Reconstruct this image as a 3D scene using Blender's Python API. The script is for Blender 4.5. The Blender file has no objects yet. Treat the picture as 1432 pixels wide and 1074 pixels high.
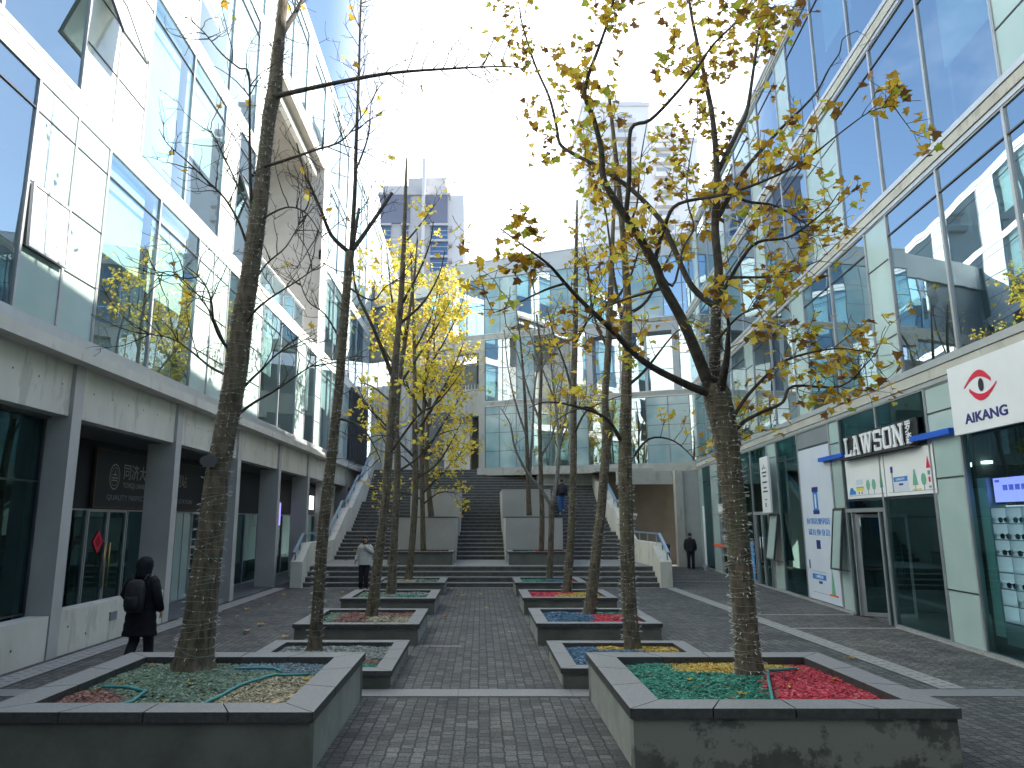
import bpy, math, random
from mathutils import Vector, Matrix, noise
R = math.radians
sc = bpy.context.scene
# ---------------------------------------------------------------- camera
cam_d = bpy.data.cameras.new('camera'); cam = bpy.data.objects.new('camera', cam_d)
sc.collection.objects.link(cam); sc.camera = cam
cam.location = (0, 0, 2.25); cam.rotation_euler = (R(100.8), 0, 0)
cam_d.sensor_width = 36; cam_d.lens = 1000 / 1432 * 36; cam_d.shift_x = 44 / 1432
cam_d.clip_start = .1; cam_d.clip_end = 3000
# ---------------------------------------------------------------- sky, sun, exposure
SUN_EL, SUN_AZ = 33, 76            # azimuth from +y towards +x
w = bpy.data.worlds.new('World'); sc.world = w; w.use_nodes = True
nt = w.node_tree; nt.nodes.clear()
def wn(t, **k):
    n = nt.nodes.new(t)
    for a, b in k.items(): setattr(n, a, b)
    return n
sky = wn('ShaderNodeTexSky', sky_type='NISHITA', sun_disc=False, sun_elevation=R(SUN_EL), sun_rotation=R(SUN_AZ),
         altitude=10, air_density=1.0, dust_density=.7, ozone_density=1.0)
tc = wn('ShaderNodeTexCoord'); sep = wn('ShaderNodeSeparateXYZ'); nt.links.new(tc.outputs['Generated'], sep.inputs[0])
addz = wn('ShaderNodeMath', operation='ADD'); addz.inputs[1].default_value = .25; nt.links.new(sep.outputs['Z'], addz.inputs[0])
mx = wn('ShaderNodeMath', operation='MAXIMUM'); mx.inputs[1].default_value = .08; nt.links.new(addz.outputs[0], mx.inputs[0])
dx = wn('ShaderNodeMath', operation='DIVIDE'); nt.links.new(sep.outputs['X'], dx.inputs[0]); nt.links.new(mx.outputs[0], dx.inputs[1])
dy = wn('ShaderNodeMath', operation='DIVIDE'); nt.links.new(sep.outputs['Y'], dy.inputs[0]); nt.links.new(mx.outputs[0], dy.inputs[1])
cmb = wn('ShaderNodeCombineXYZ'); nt.links.new(dx.outputs[0], cmb.inputs[0]); nt.links.new(dy.outputs[0], cmb.inputs[1])
nz = wn('ShaderNodeTexNoise'); nz.inputs['Scale'].default_value = 1.15; nz.inputs['Detail'].default_value = 7; nz.inputs['Roughness'].default_value = .6
nt.links.new(cmb.outputs[0], nz.inputs['Vector'])
cr = wn('ShaderNodeValToRGB'); cr.color_ramp.elements[0].position = .52; cr.color_ramp.elements[1].position = .80
cr.color_ramp.elements[0].color = (0, 0, 0, 1); cr.color_ramp.elements[1].color = (.55, .55, .55, 1)
nt.links.new(nz.outputs['Fac'], cr.inputs[0])
# thin bright veil round the sun's side of the sky, ahead and above
az = wn('ShaderNodeMath', operation='ARCTAN2'); nt.links.new(sep.outputs['X'], az.inputs[0]); nt.links.new(sep.outputs['Y'], az.inputs[1])
vl = wn('ShaderNodeMapRange'); vl.interpolation_type = 'SMOOTHSTEP'
ofs = wn('ShaderNodeMath', operation='SUBTRACT'); ofs.inputs[1].default_value = R(7); nt.links.new(az.outputs[0], ofs.inputs[0])
ab = wn('ShaderNodeMath', operation='ABSOLUTE'); nt.links.new(ofs.outputs[0], ab.inputs[0])
vl.inputs['From Min'].default_value = R(12); vl.inputs['From Max'].default_value = R(21); vl.inputs['To Min'].default_value = .9; vl.inputs['To Max'].default_value = 0
nt.links.new(ab.outputs[0], vl.inputs['Value'])
hz_ = wn('ShaderNodeMapRange'); hz_.inputs['From Min'].default_value = .0; hz_.inputs['From Max'].default_value = .22; hz_.inputs['To Min'].default_value = .55; hz_.inputs['To Max'].default_value = 0
nt.links.new(sep.outputs['Z'], hz_.inputs['Value'])
m1 = wn('ShaderNodeMath', operation='MAXIMUM'); nt.links.new(vl.outputs[0], m1.inputs[0]); nt.links.new(cr.outputs[0], m1.inputs[1])
m2 = wn('ShaderNodeMath', operation='MAXIMUM'); nt.links.new(m1.outputs[0], m2.inputs[0]); nt.links.new(hz_.outputs[0], m2.inputs[1])
mixc = wn('ShaderNodeMixRGB'); mixc.inputs['Color2'].default_value = (7.6, 7.75, 8.0, 1)
nt.links.new(m2.outputs[0], mixc.inputs['Fac']); nt.links.new(sky.outputs[0], mixc.inputs['Color1'])
bg = wn('ShaderNodeBackground'); bg.inputs['Strength'].default_value = .12; nt.links.new(mixc.outputs[0], bg.inputs['Color'])
out = wn('ShaderNodeOutputWorld'); nt.links.new(bg.outputs[0], out.inputs['Surface'])
sd = bpy.data.lights.new('sun', 'SUN'); sd.energy = 4.3; sd.angle = R(.5); sd.color = (1, .93, .80)
so = bpy.data.objects.new('sun', sd); sc.collection.objects.link(so)
sv = Vector((math.sin(R(SUN_AZ)) * math.cos(R(SUN_EL)), math.cos(R(SUN_AZ)) * math.cos(R(SUN_EL)), math.sin(R(SUN_EL))))
so.rotation_euler = sv.to_track_quat('Z', 'Y').to_euler(); so.location = (40, 30, 60)
vs = sc.view_settings; vs.view_transform = 'Standard'; vs.look = 'None'; vs.exposure = 1.78; vs.gamma = 1; vs.use_curve_mapping = False
cy = sc.cycles; cy.use_denoising = True; cy.caustics_reflective = True; cy.caustics_refractive = False; cy.blur_glossy = .3
cy.max_bounces = 10; cy.diffuse_bounces = 4; cy.glossy_bounces = 5; cy.transparent_max_bounces = 12; cy.sample_clamp_indirect = 8

# ---------------------------------------------------------------- helpers
class M:
    def __init__(s): s.v = []; s.f = []; s.m = []
    def add(s, vs, fs, m=0):
        b = len(s.v); s.v += [tuple(p) for p in vs]
        s.f += [tuple(i + b for i in f) for f in fs]; s.m += [m] * len(fs)
    def hexa(s, p, m=0):     # p: 4 bottom ccw, 4 top ccw
        s.add(p, [(3, 2, 1, 0), (4, 5, 6, 7), (0, 1, 5, 4), (1, 2, 6, 5), (2, 3, 7, 6), (3, 0, 4, 7)], m)
    def box(s, x0, x1, y0, y1, z0, z1, m=0):
        x0, x1 = min(x0, x1), max(x0, x1); y0, y1 = min(y0, y1), max(y0, y1); z0, z1 = min(z0, z1), max(z0, z1)
        s.hexa([(x0, y0, z0), (x1, y0, z0), (x1, y1, z0), (x0, y1, z0), (x0, y0, z1), (x1, y0, z1), (x1, y1, z1), (x0, y1, z1)], m)
    def fbox(s, fr, s0, s1, z0, z1, o0, o1, m=0):
        P = fr.p
        pts = [P(s0, z0, o0), P(s1, z0, o0), P(s1, z0, o1), P(s0, z0, o1), P(s0, z1, o0), P(s1, z1, o0), P(s1, z1, o1), P(s0, z1, o1)]
        s.hexa(pts, m)
    def prism(s, poly, A, U, V, W, m=0):   # poly in (u,v), extruded by vector W from A
        n = len(poly); A = Vector(A); U = Vector(U); V = Vector(V); W = Vector(W)
        p = [A + U * a + V * b for a, b in poly]
        s.add(p + [q + W for q in p], [tuple(range(n)), tuple(range(2 * n - 1, n - 1, -1))] + [(i, i + n, (i + 1) % n + n, (i + 1) % n) for i in range(n)], m)
    def tube(s, pts, rs, n=8, m=0, cap=True, wob=0, rng=None):
        pts = [Vector(p) for p in pts]; k = len(pts)
        if not hasattr(rs, '__len__'): rs = [rs] * k
        b = len(s.v); ref = None
        for i, p in enumerate(pts):
            t = (pts[min(i + 1, k - 1)] - pts[max(i - 1, 0)])
            if t.length < 1e-9: t = Vector((0, 0, 1))
            t.normalize()
            if ref is None:
                ref = Vector((1, 0, 0)) if abs(t.x) < .8 else Vector((0, 1, 0))
            ref = (ref - t * ref.dot(t))
            if ref.length < 1e-6: ref = t.orthogonal()
            ref.normalize(); bi = t.cross(ref)
            for j in range(n):
                a = 2 * math.pi * j / n; r = rs[i]
                if wob: r *= 1 + rng.uniform(-wob, wob)
                s.v.append(tuple(p + (ref * math.cos(a) + bi * math.sin(a)) * r))
        for i in range(k - 1):
            for j in range(n):
                s.f.append((b + i * n + j, b + i * n + (j + 1) % n, b + (i + 1) * n + (j + 1) % n, b + (i + 1) * n + j)); s.m.append(m)
        if cap:
            s.f.append(tuple(b + j for j in range(n - 1, -1, -1))); s.m.append(m)
            s.f.append(tuple(b + (k - 1) * n + j for j in range(n))); s.m.append(m)
    def loft(s, rings, n=16, m=0):          # ring: (cx,cy,cz,rx,ry)
        b = len(s.v)
        for (cx, cy_, cz, rx, ry) in rings:
            for j in range(n):
                a = 2 * math.pi * j / n; s.v.append((cx + rx * math.cos(a), cy_ + ry * math.sin(a), cz))
        k = len(rings); up = rings[-1][2] > rings[0][2]
        for i in range(k - 1):
            for j in range(n):
                q = (b + i * n + j, b + i * n + (j + 1) % n, b + (i + 1) * n + (j + 1) % n, b + (i + 1) * n + j)
                s.f.append(q if up else q[::-1]); s.m.append(m)
        s.f.append(tuple(b + j for j in (range(n - 1, -1, -1) if up else range(n)))); s.m.append(m)
        s.f.append(tuple(b + (k - 1) * n + j for j in (range(n) if up else range(n - 1, -1, -1)))); s.m.append(m)
    def disc(s, fr, s0, z0, r, o, m=0, n=8):
        pts = [fr.p(s0 + r * math.cos(2 * math.pi * i / n), z0 + r * math.sin(2 * math.pi * i / n), o) for i in range(n)]
        s.add(pts, [tuple(range(n))], m)
    def build(s, name, mats, parent=None, smooth=False):
        me = bpy.data.meshes.new(name); me.from_pydata(s.v, [], s.f)
        if not isinstance(mats, (list, tuple)): mats = [mats]
        for mm in mats: me.materials.append(mm)
        if len(mats) > 1: me.polygons.foreach_set('material_index', s.m)
        if smooth: me.polygons.foreach_set('use_smooth', [True] * len(s.f))
        me.update()
        o = bpy.data.objects.new(name, me); sc.collection.objects.link(o)
        if parent: attach(o, parent)
        return o
WORLD = {}
def attach(o, p):     # parent keeps world coordinates; parents are only ever translated
    o.parent = p
    off = WORLD.get(p.name, Vector((0, 0, 0)))
    o.location = tuple(-off)
def tag(o, label=None, cat=None, group=None, kind=None):
    if label: o['label'] = label
    if cat: o['category'] = cat
    if group: o['group'] = group
    if kind: o['kind'] = kind
    return o
def empty(name, loc, label, cat, group=None):
    o = bpy.data.objects.new(name, None); sc.collection.objects.link(o); o.location = loc; o.empty_display_size = .2
    WORLD[o.name] = Vector(loc)
    return tag(o, label, cat, group)
class Fr:                                   # a facade: s along, z up, out towards the court
    def __init__(f, o, u, n): f.o = Vector((o[0], o[1], 0)); f.u = Vector((u[0], u[1], 0)); f.n = Vector((n[0], n[1], 0)).normalized()
    def p(f, s, z, out=0): return f.o + f.u * s + f.n * out + Vector((0, 0, z))
LF = Fr((-7.1, 0), (0, 1), (1, 0))
RF = Fr((7.3, 0), (.1, 1), (-1, .1))
bd = Vector((13, -5.2)).normalized()
BF = Fr((-1.7, 41.5), (bd.x, bd.y), (bd.y, -bd.x))
wd = Vector((-5.5, 3.6)).normalized()
WF = Fr((-1.7, 41.5), (wd.x, wd.y), (-wd.y, wd.x))

# ---------------------------------------------------------------- materials
def newmat(name):
    m = bpy.data.materials.new(name); m.use_nodes = True; t = m.node_tree; t.nodes.clear()
    o = t.nodes.new('ShaderNodeOutputMaterial'); return m, t, o
def pm(name, c1, c2=None, scale=4, rough=.7, bump=0, bscale=None, metal=0, spec=.5, lo=.35, hi=.65, detail=6, trans=0, stretch=None, c3=None, c3scale=1.2, emit=0, c3bias=0):
    m, t, o = newmat(name); L = t.links.new
    b = t.nodes.new('ShaderNodeBsdfPrincipled'); b.inputs['Roughness'].default_value = rough; b.inputs['Metallic'].default_value = metal
    b.inputs['Specular IOR Level'].default_value = spec; b.inputs['Base Color'].default_value = (*c1, 1)
    tcn = t.nodes.new('ShaderNodeTexCoord'); vec = tcn.outputs['Object']
    if stretch:
        mp = t.nodes.new('ShaderNodeMapping'); mp.inputs['Scale'].default_value = stretch; L(vec, mp.inputs[0]); vec = mp.outputs[0]
    if c2:
        n = t.nodes.new('ShaderNodeTexNoise'); n.inputs['Scale'].default_value = scale; n.inputs['Detail'].default_value = detail; n.inputs['Roughness'].default_value = .62; L(vec, n.inputs['Vector'])
        r = t.nodes.new('ShaderNodeValToRGB'); r.color_ramp.elements[0].position = lo; r.color_ramp.elements[1].position = hi
        r.color_ramp.elements[0].color = (*c1, 1); r.color_ramp.elements[1].color = (*c2, 1); L(n.outputs['Fac'], r.inputs[0]); col = r.outputs[0]
        if c3:
            n3 = t.nodes.new('ShaderNodeTexNoise'); n3.inputs['Scale'].default_value = c3scale; n3.inputs['Detail'].default_value = 8; n3.inputs['Roughness'].default_value = .68; L(vec, n3.inputs['Vector'])
            r3 = t.nodes.new('ShaderNodeValToRGB'); r3.color_ramp.elements[0].position = .55 - c3bias; r3.color_ramp.elements[1].position = .6 - c3bias; L(n3.outputs['Fac'], r3.inputs[0])
            x = t.nodes.new('ShaderNodeMixRGB'); x.inputs['Color2'].default_value = (*c3, 1); L(r3.outputs[0], x.inputs['Fac']); L(col, x.inputs['Color1']); col = x.outputs[0]
        L(col, b.inputs['Base Color'])
    if bump:
        n2 = t.nodes.new('ShaderNodeTexNoise'); n2.inputs['Scale'].default_value = bscale or scale * 4; n2.inputs['Detail'].default_value = 5; L(vec, n2.inputs['Vector'])
        bp = t.nodes.new('ShaderNodeBump'); bp.inputs['Strength'].default_value = bump; bp.inputs['Distance'].default_value = .02; L(n2.outputs['Fac'], bp.inputs['Height']); L(bp.outputs[0], b.inputs['Normal'])
    if emit:
        b.inputs['Emission Color'].default_value = (*c1, 1); b.inputs['Emission Strength'].default_value = emit
    sh = b.outputs[0]
    if trans:
        tr = t.nodes.new('ShaderNodeBsdfTranslucent'); mx_ = t.nodes.new('ShaderNodeMixShader'); mx_.inputs[0].default_value = trans
        if c2: L(col, tr.inputs['Color'])
        else: tr.inputs['Color'].default_value = (*c1, 1)
        L(sh, mx_.inputs[1]); L(tr.outputs[0], mx_.inputs[2]); sh = mx_.outputs[0]
    L(sh, o.inputs['Surface']); return m
def glass(name, tint, base=.18, ior=1.7, wav=.004, rough=0.0, gcol=(.93, .97, 1)):
    m, t, o = newmat(name); L = t.links.new
    tcn = t.nodes.new('ShaderNodeTexCoord'); n = t.nodes.new('ShaderNodeTexNoise'); n.inputs['Scale'].default_value = .55; n.inputs['Detail'].default_value = 1.5
    L(tcn.outputs['Object'], n.inputs['Vector'])
    bp = t.nodes.new('ShaderNodeBump'); bp.inputs['Strength'].default_value = 1; bp.inputs['Distance'].default_value = wav; L(n.outputs['Fac'], bp.inputs['Height'])
    tr = t.nodes.new('ShaderNodeBsdfTransparent'); tr.inputs[0].default_value = (*tint, 1)
    g = t.nodes.new('ShaderNodeBsdfGlossy'); g.inputs['Roughness'].default_value = rough; g.inputs['Color'].default_value = (*gcol, 1); L(bp.outputs[0], g.inputs['Normal'])
    fr = t.nodes.new('ShaderNodeFresnel'); fr.inputs['IOR'].default_value = ior
    ad = t.nodes.new('ShaderNodeMath'); ad.operation = 'MULTIPLY_ADD'; ad.inputs[1].default_value = 1 - base; ad.inputs[2].default_value = base; L(fr.outputs[0], ad.inputs[0])
    x = t.nodes.new('ShaderNodeMixShader'); L(ad.outputs[0], x.inputs[0]); L(tr.outputs[0], x.inputs[1]); L(g.outputs[0], x.inputs[2]); L(x.outputs[0], o.inputs['Surface'])
    return m
def brick(name, c1, c2, mort, bw, rh, ms, rough=.75, bump=1.0, rot=90, big=(1, 1), tint2=None):
    m, t, o = newmat(name); L = t.links.new
    b = t.nodes.new('ShaderNodeBsdfPrincipled'); b.inputs['Roughness'].default_value = rough
    tcn = t.nodes.new('ShaderNodeTexCoord'); mp = t.nodes.new('ShaderNodeMapping'); mp.inputs['Rotation'].default_value = (0, 0, R(rot)); L(tcn.outputs['Object'], mp.inputs[0])
    wob = t.nodes.new('ShaderNodeTexNoise'); wob.inputs['Scale'].default_value = 9; wob.inputs['Detail'].default_value = 3; L(tcn.outputs['Object'], wob.inputs['Vector'])
    mw = t.nodes.new('ShaderNodeMixRGB'); mw.blend_type = 'ADD'; mw.inputs['Fac'].default_value = .05; L(mp.outputs[0], mw.inputs['Color1']); L(wob.outputs['Color'], mw.inputs['Color2'])
    k = t.nodes.new('ShaderNodeTexBrick'); k.offset = .43; k.offset_frequency = 2; k.squash = .8; k.squash_frequency = 3
    k.inputs['Scale'].default_value = 1; k.inputs['Brick Width'].default_value = bw; k.inputs['Row Height'].default_value = rh; k.inputs['Mortar Size'].default_value = ms; k.inputs['Mortar Smooth'].default_value = .35; k.inputs['Bias'].default_value = 0
    k.inputs['Color1'].default_value = (*c1, 1); k.inputs['Color2'].default_value = (*c2, 1); k.inputs['Mortar'].default_value = (*mort, 1); L(mw.outputs[0], k.inputs['Vector'])
    n = t.nodes.new('ShaderNodeTexNoise'); n.inputs['Scale'].default_value = .9; n.inputs['Detail'].default_value = 9; n.inputs['Roughness'].default_value = .7; L(tcn.outputs['Object'], n.inputs['Vector'])
    r = t.nodes.new('ShaderNodeValToRGB'); r.color_ramp.elements[0].position = .3; r.color_ramp.elements[1].position = .72; r.color_ramp.elements[0].color = (.5, .5, .52, 1); r.color_ramp.elements[1].color = (1.5, 1.46, 1.4, 1); L(n.outputs['Fac'], r.inputs[0])
    mu = t.nodes.new('ShaderNodeMixRGB'); mu.blend_type = 'MULTIPLY'; mu.inputs['Fac'].default_value = 1; L(k.outputs['Color'], mu.inputs['Color1']); L(r.outputs[0], mu.inputs['Color2']); 
    n4 = t.nodes.new('ShaderNodeTexNoise'); n4.inputs['Scale'].default_value = 42; n4.inputs['Detail'].default_value = 3; L(tcn.outputs['Object'], n4.inputs['Vector'])
    r4 = t.nodes.new('ShaderNodeValToRGB'); r4.color_ramp.elements[0].position = .35; r4.color_ramp.elements[1].position = .68; r4.color_ramp.elements[0].color = (.6, .6, .61, 1); r4.color_ramp.elements[1].color = (1.55, 1.53, 1.48, 1); L(n4.outputs['Fac'], r4.inputs[0])
    m4 = t.nodes.new('ShaderNodeMixRGB'); m4.blend_type = 'MULTIPLY'; m4.inputs['Fac'].default_value = 1; L(mu.outputs[0], m4.inputs['Color1']); L(r4.outputs[0], m4.inputs['Color2']); L(m4.outputs[0], b.inputs['Base Color'])
    n2 = t.nodes.new('ShaderNodeTexNoise'); n2.inputs['Scale'].default_value = 24; n2.inputs['Detail'].default_value = 4; L(tcn.outputs['Object'], n2.inputs['Vector'])
    sb = t.nodes.new('ShaderNodeMath'); sb.operation = 'MULTIPLY_ADD'; sb.inputs[1].default_value = -1.0; L(k.outputs['Fac'], sb.inputs[0]); L(n2.outputs['Fac'], sb.inputs[2])
    bp = t.nodes.new('ShaderNodeBump'); bp.inputs['Strength'].default_value = bump; bp.inputs['Distance'].default_value = .012; L(sb.outputs[0], bp.inputs['Height']); L(bp.outputs[0], b.inputs['Normal'])
    L(b.outputs[0], o.inputs['Surface']); return m

X = {}
X['setts'] = brick('basalt_setts', (.046, .047, .050), (.108, .108, .110), (.012, .022, .023), .165, .13, .010)
X['setts_side'] = brick('basalt_setts_small', (.075, .075, .073), (.165, .162, .155), (.02, .02, .02), .17, .09, .009, bump=1.0, rot=0)
X['strip'] = pm('pale_granite_strip', (.25, .25, .24), (.36, .352, .335), 9, .7, .15)
X['slot'] = pm('drain_slot_dark', (.09, .09, .088))
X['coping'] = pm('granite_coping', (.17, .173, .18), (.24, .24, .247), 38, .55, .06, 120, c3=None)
X['coping_shaded_edge'] = pm('shaded_granite_edge', (.035, .036, .038), (.065, .065, .068), 22, .6, .06)  # same granite as the top, darkened: shade on the edges put in the colour
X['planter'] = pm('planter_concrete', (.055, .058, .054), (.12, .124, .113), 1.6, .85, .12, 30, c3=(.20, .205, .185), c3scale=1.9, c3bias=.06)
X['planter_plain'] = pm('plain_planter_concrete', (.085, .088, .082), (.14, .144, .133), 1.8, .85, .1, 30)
X['planter_lit_side'] = pm('lit_side_planter_concrete', (.22, .228, .22), (.31, .315, .30), 2.2, .85, .1, 30)  # paler than the front walls: brighter side light put into the colour
X['concrete'] = pm('fair_faced_concrete', (.53, .51, .46), (.62, .60, .54), .9, .75, .06, 14, stretch=(1, 1, .3), c3=(.46, .44, .39), c3scale=2.4)
X['concrete_band'] = pm('band_concrete', (.41, .40, .36), (.50, .49, .445), 1.1, .75, .06, 14, c3=(.36, .35, .315), c3scale=2, stretch=(1, 1, .5))
X['concrete_grey_shaded'] = pm('shaded_grey_concrete', (.37, .365, .35), (.45, .445, .43), .8, .75, .05, 14)  # beam concrete darkened: shade of camera-facing column sides put into its colour
X['parapet'] = pm('pale_parapet_concrete', (.48, .50, .51), (.55, .56, .57), .6, .75, .03)
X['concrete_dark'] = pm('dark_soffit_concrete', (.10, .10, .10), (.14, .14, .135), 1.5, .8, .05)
X['hole'] = pm('tie_hole_dark', (.05, .05, .05))
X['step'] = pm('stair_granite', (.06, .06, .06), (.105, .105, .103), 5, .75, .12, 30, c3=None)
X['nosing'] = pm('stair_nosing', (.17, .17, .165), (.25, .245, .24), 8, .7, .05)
X['white_band'] = pm('white_metal_band', (.72, .72, .69), (.78, .775, .745), 2, .45, .02)
X['alu'] = pm('aluminium_frame', (.42, .43, .45), (.47, .48, .5), 3, .38, 0, metal=.55)
X['alu_dark'] = pm('dark_window_gasket', (.07, .075, .085), None, rough=.4, metal=.3)
X['metal_sill'] = pm('pale_metal_sill', (.50, .52, .54), (.56, .58, .6), 3, .35, 0, metal=.5)
X['frost'] = pm('frosted_glass_panel', (.37, .50, .48), (.45, .57, .55), .7, .12, 0, spec=.8, detail=2)
X['frost_blue'] = pm('blue_frosted_glass_panel', (.22, .36, .40), (.36, .50, .52), .7, .10, 0, spec=.8, detail=2)
X['frost_sunlit'] = pm('sunlit_frosted_glass_panel', (.66, .73, .71), (.74, .79, .77), .7, .10, 0, spec=.8, detail=2)  # whiter copy of the teal panel: sunlight on upper floors put into its colour
X['glass'] = glass('clear_blue_glass', (.70, .85, .86), .26, 1.7, gcol=(.78, .93, 1.0))
X['glass_r'] = glass('reflective_blue_glass', (.36, .58, .64), .42, 1.9, .006, gcol=(.76, .90, .98))
X['glass_shop'] = glass('shop_glass', (.50, .74, .75), .09, 1.55, .003, gcol=(.46, .80, .84))
X['blind'] = pm('pale_roller_blind', (.72, .80, .78), (.78, .84, .82), 1.5, .8)
X['room'] = pm('office_wall', (.46, .48, .47), (.54, .55, .54), .5, .9)
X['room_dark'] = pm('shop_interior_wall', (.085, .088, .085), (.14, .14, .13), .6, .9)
X['room_ceiling'] = pm('office_ceiling', (.62, .63, .62), (.68, .68, .67), .5, .9)
X['rail'] = pm('blue_grey_railing_paint', (.23, .33, .43), (.27, .37, .47), 6, .35, 0, metal=.3)
X['bark'] = pm('brown_bark', (.045, .036, .026), (.155, .125, .09), 9, .9, .9, 22, stretch=(1.6, 1.6, .55), c3=(.10, .10, .06), c3scale=3)
X['bark_dark'] = pm('dark_branch_bark', (.025, .021, .018), (.075, .064, .052), 9, .9, .5, 30)
X['twig_pale'] = pm('pale_grey_twig_bark', (.12, .11, .10), (.22, .205, .19), 8, .9, .3, 30)
X['wire'] = pm('pale_light_wire', (.17, .165, .145), (.26, .25, .22), 30, .5)
X['bulb'] = pm('small_clear_bulb', (.55, .55, .52), None, rough=.2)
X['white'] = pm('white_sign_panel', (.76, .77, .80), (.80, .81, .83), 1.5, .4)
X['poster'] = pm('pale_blue_poster', (.58, .64, .74), (.63, .68, .77), 1, .45)
X['blue'] = pm('bright_blue_plastic', (.01, .11, .62), None, rough=.35)
X['navy'] = pm('navy_lettering', (.025, .03, .22), None, rough=.4)
X['midblue'] = pm('printed_blue', (.03, .22, .62), None, rough=.5)
X['red'] = pm('logo_red', (.72, .01, .06), None, rough=.4)
X['orange'] = pm('orange_film', (.80, .10, .02), None, rough=.5)
X['black'] = pm('black_print', (.03, .03, .035), None, rough=.5)
X['grey_print'] = pm('grey_print', (.25, .26, .28), None, rough=.5)
X['signboard'] = pm('dark_navy_signboard', (.012, .014, .024), (.018, .02, .032), 2, .45)
X['sign_silver'] = pm('silver_sign_letters', (.42, .42, .40), None, rough=.4, metal=.4)
X['bronze'] = pm('brown_bronze_trim', (.10, .075, .055), None, rough=.45, metal=.5)
X['brass'] = pm('brass_handle', (.55, .40, .15), None, rough=.3, metal=.9)
X['steel'] = pm('steel', (.55, .56, .58), None, rough=.3, metal=.8)
X['green_print'] = pm('printed_green', (.16, .42, .28), None, rough=.6)
X['yellow_print'] = pm('printed_yellow', (.75, .62, .10), None, rough=.6)
X['grey_panel'] = pm('blue_grey_metal_panel', (.20, .225, .25), (.24, .265, .285), .8, .5, .02)
X['tan_wall'] = pm('tan_plaster_wall', (.15, .13, .10), (.19, .165, .13), .8, .85, .05)
X['tower'] = pm('tower_render', (.50, .49, .49), (.60, .585, .57), .12, .85)
X['tower_pale'] = pm('tower_pale_render', (.66, .655, .65), (.72, .715, .71), .1, .85)
X['tower_hazed'] = pm('tower_haze_white', (.78, .775, .765), (.82, .815, .81), .1, .85)  # whitened in place of distance haze, which is put into the colour
X['tower_dark'] = pm('tower_blue_grey_cladding', (.16, .17, .23), (.20, .21, .27), .15, .6)
X['tower_glass'] = pm('tower_window_glass', (.05, .11, .22), (.08, .16, .30), .3, .15, spec=.8)
X['tower_glass_hazed'] = pm('haze_paled_window_glass', (.36, .41, .48), (.42, .47, .53), .3, .3)  # window glass paled for the same haze, held in its base colour
X['soil'] = pm('planter_soil', (.045, .04, .03), (.11, .10, .075), 12, .95, .6, 40)
X['edging'] = pm('teal_plastic_edging', (.05, .26, .26), None, rough=.5)
def chip3(n, c): return [pm(n + '_chips_' + q, tuple(min(.9, x * k + a) for x in c), tuple(min(.9, x * k * 1.3 + a) for x in c), 14, .85) for q, k, a in (('deep', .6, 0), ('plain', 1, 0), ('faded', 1.15, .07))]
CH = {'g': chip3('teal', (.02, .17, .12)), 'r': chip3('red', (.42, .03, .055)), 'y': chip3('yellow', (.42, .29, .05)), 'b': chip3('blue', (.045, .115, .20)),
      'G': chip3('faded_green', (.11, .17, .12)), 'R': chip3('faded_red', (.19, .085, .07)), 'T': chip3('tan', (.30, .26, .17)), 'B': chip3('faded_blue', (.11, .17, .20)), 'W': chip3('pale', (.20, .22, .21))}
LEAFM = [pm('leaf_yellow', (.80, .62, .07), (.85, .72, .13), 6, .5, trans=.55), pm('leaf_gold', (.66, .40, .03), (.74, .50, .05), 6, .5, trans=.5),
         pm('leaf_ochre', (.46, .26, .035), (.56, .35, .05), 6, .55, trans=.45), pm('leaf_brown', (.22, .10, .03), (.30, .15, .045), 6, .6, trans=.3),
         pm('leaf_green', (.38, .44, .05), (.50, .52, .07), 6, .5, trans=.5)]
# ================================================================ SETTING: ground
g = M(); g.add([(-400, -200, 0), (400, -200, 0), (400, 900, 0), (-400, 900, 0)], [(0, 1, 2, 3)])
tag(g.build('ground', X['setts']), kind='structure')
g = M(); g.add([(6.6, -12, .004), (11.2, -12, .004), (11.2, 38, .004), (6.6, 38, .004)], [(0, 1, 2, 3)])
tag(g.build('pavement', X['setts_side']), kind='structure')
g = M(); g.add([(-8.6, 16.8, .012), (-7.1, 16.8, .012), (-7.1, 40, .012), (-8.6, 40, .012)], [(0, 1, 2, 3)])
tag(g.build('walkway', pm('walkway_slate', (.10, .105, .115), (.14, .145, .155), 3, .5)), kind='structure')
def slotted(name, x0, x1, y0, y1, lab):
    a = M(); z = .009
    a.add([(x0, y0, z), (x1, y0, z), (x1, y1, z), (x0, y1, z)], [(0, 1, 2, 3)])
    y = y0 + .1; i = 0
    while y < y1 - .3:
        for k in range(2):
            xa = x0 + (x1 - x0) * (.16 + .42 * k); xb = xa + (x1 - x0) * .22
            yy = y + .05 * k
            a.add([(xa, yy, z + .004), (xb, yy, z + .004), (xb, yy + .03, z + .004), (xa, yy + .03, z + .004)], [(0, 1, 2, 3)], 1)
        y += .19
    for q in range(int((y1 - y0) / .8)):
        yy = y0 + q * .8
        a.add([(x0, yy, z + .003), (x1, yy, z + .003), (x1, yy + .008, z + .003), (x0, yy + .008, z + .003)], [(0, 1, 2, 3)], 1)
    return tag(a.build(name, [X['strip'], X['slot']]), lab, 'drain')
slotted('drain_strip', -6.97, -6.55, 2, 25, 'pale slotted stone drain strip along the foot of the concrete colonnade')
slotted('drain_strip', 6.24, 6.6, 10.3, 25.1, 'pale slotted stone drain strip running parallel to the shop fronts')
a = M(); a.box(-6.5, 7.9, 9.86, 10.25, -.05, .014, 0)
for x in [-5, -3.4, -1.8, -.3, 1.2, 2.7, 4.2, 5.7, 7.2]: a.box(x, x + .008, 9.861, 10.249, .013, .0155, 1)
tag(a.build('kerb', [X['coping'], X['slot']]), kind='structure')
a = M()
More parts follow.
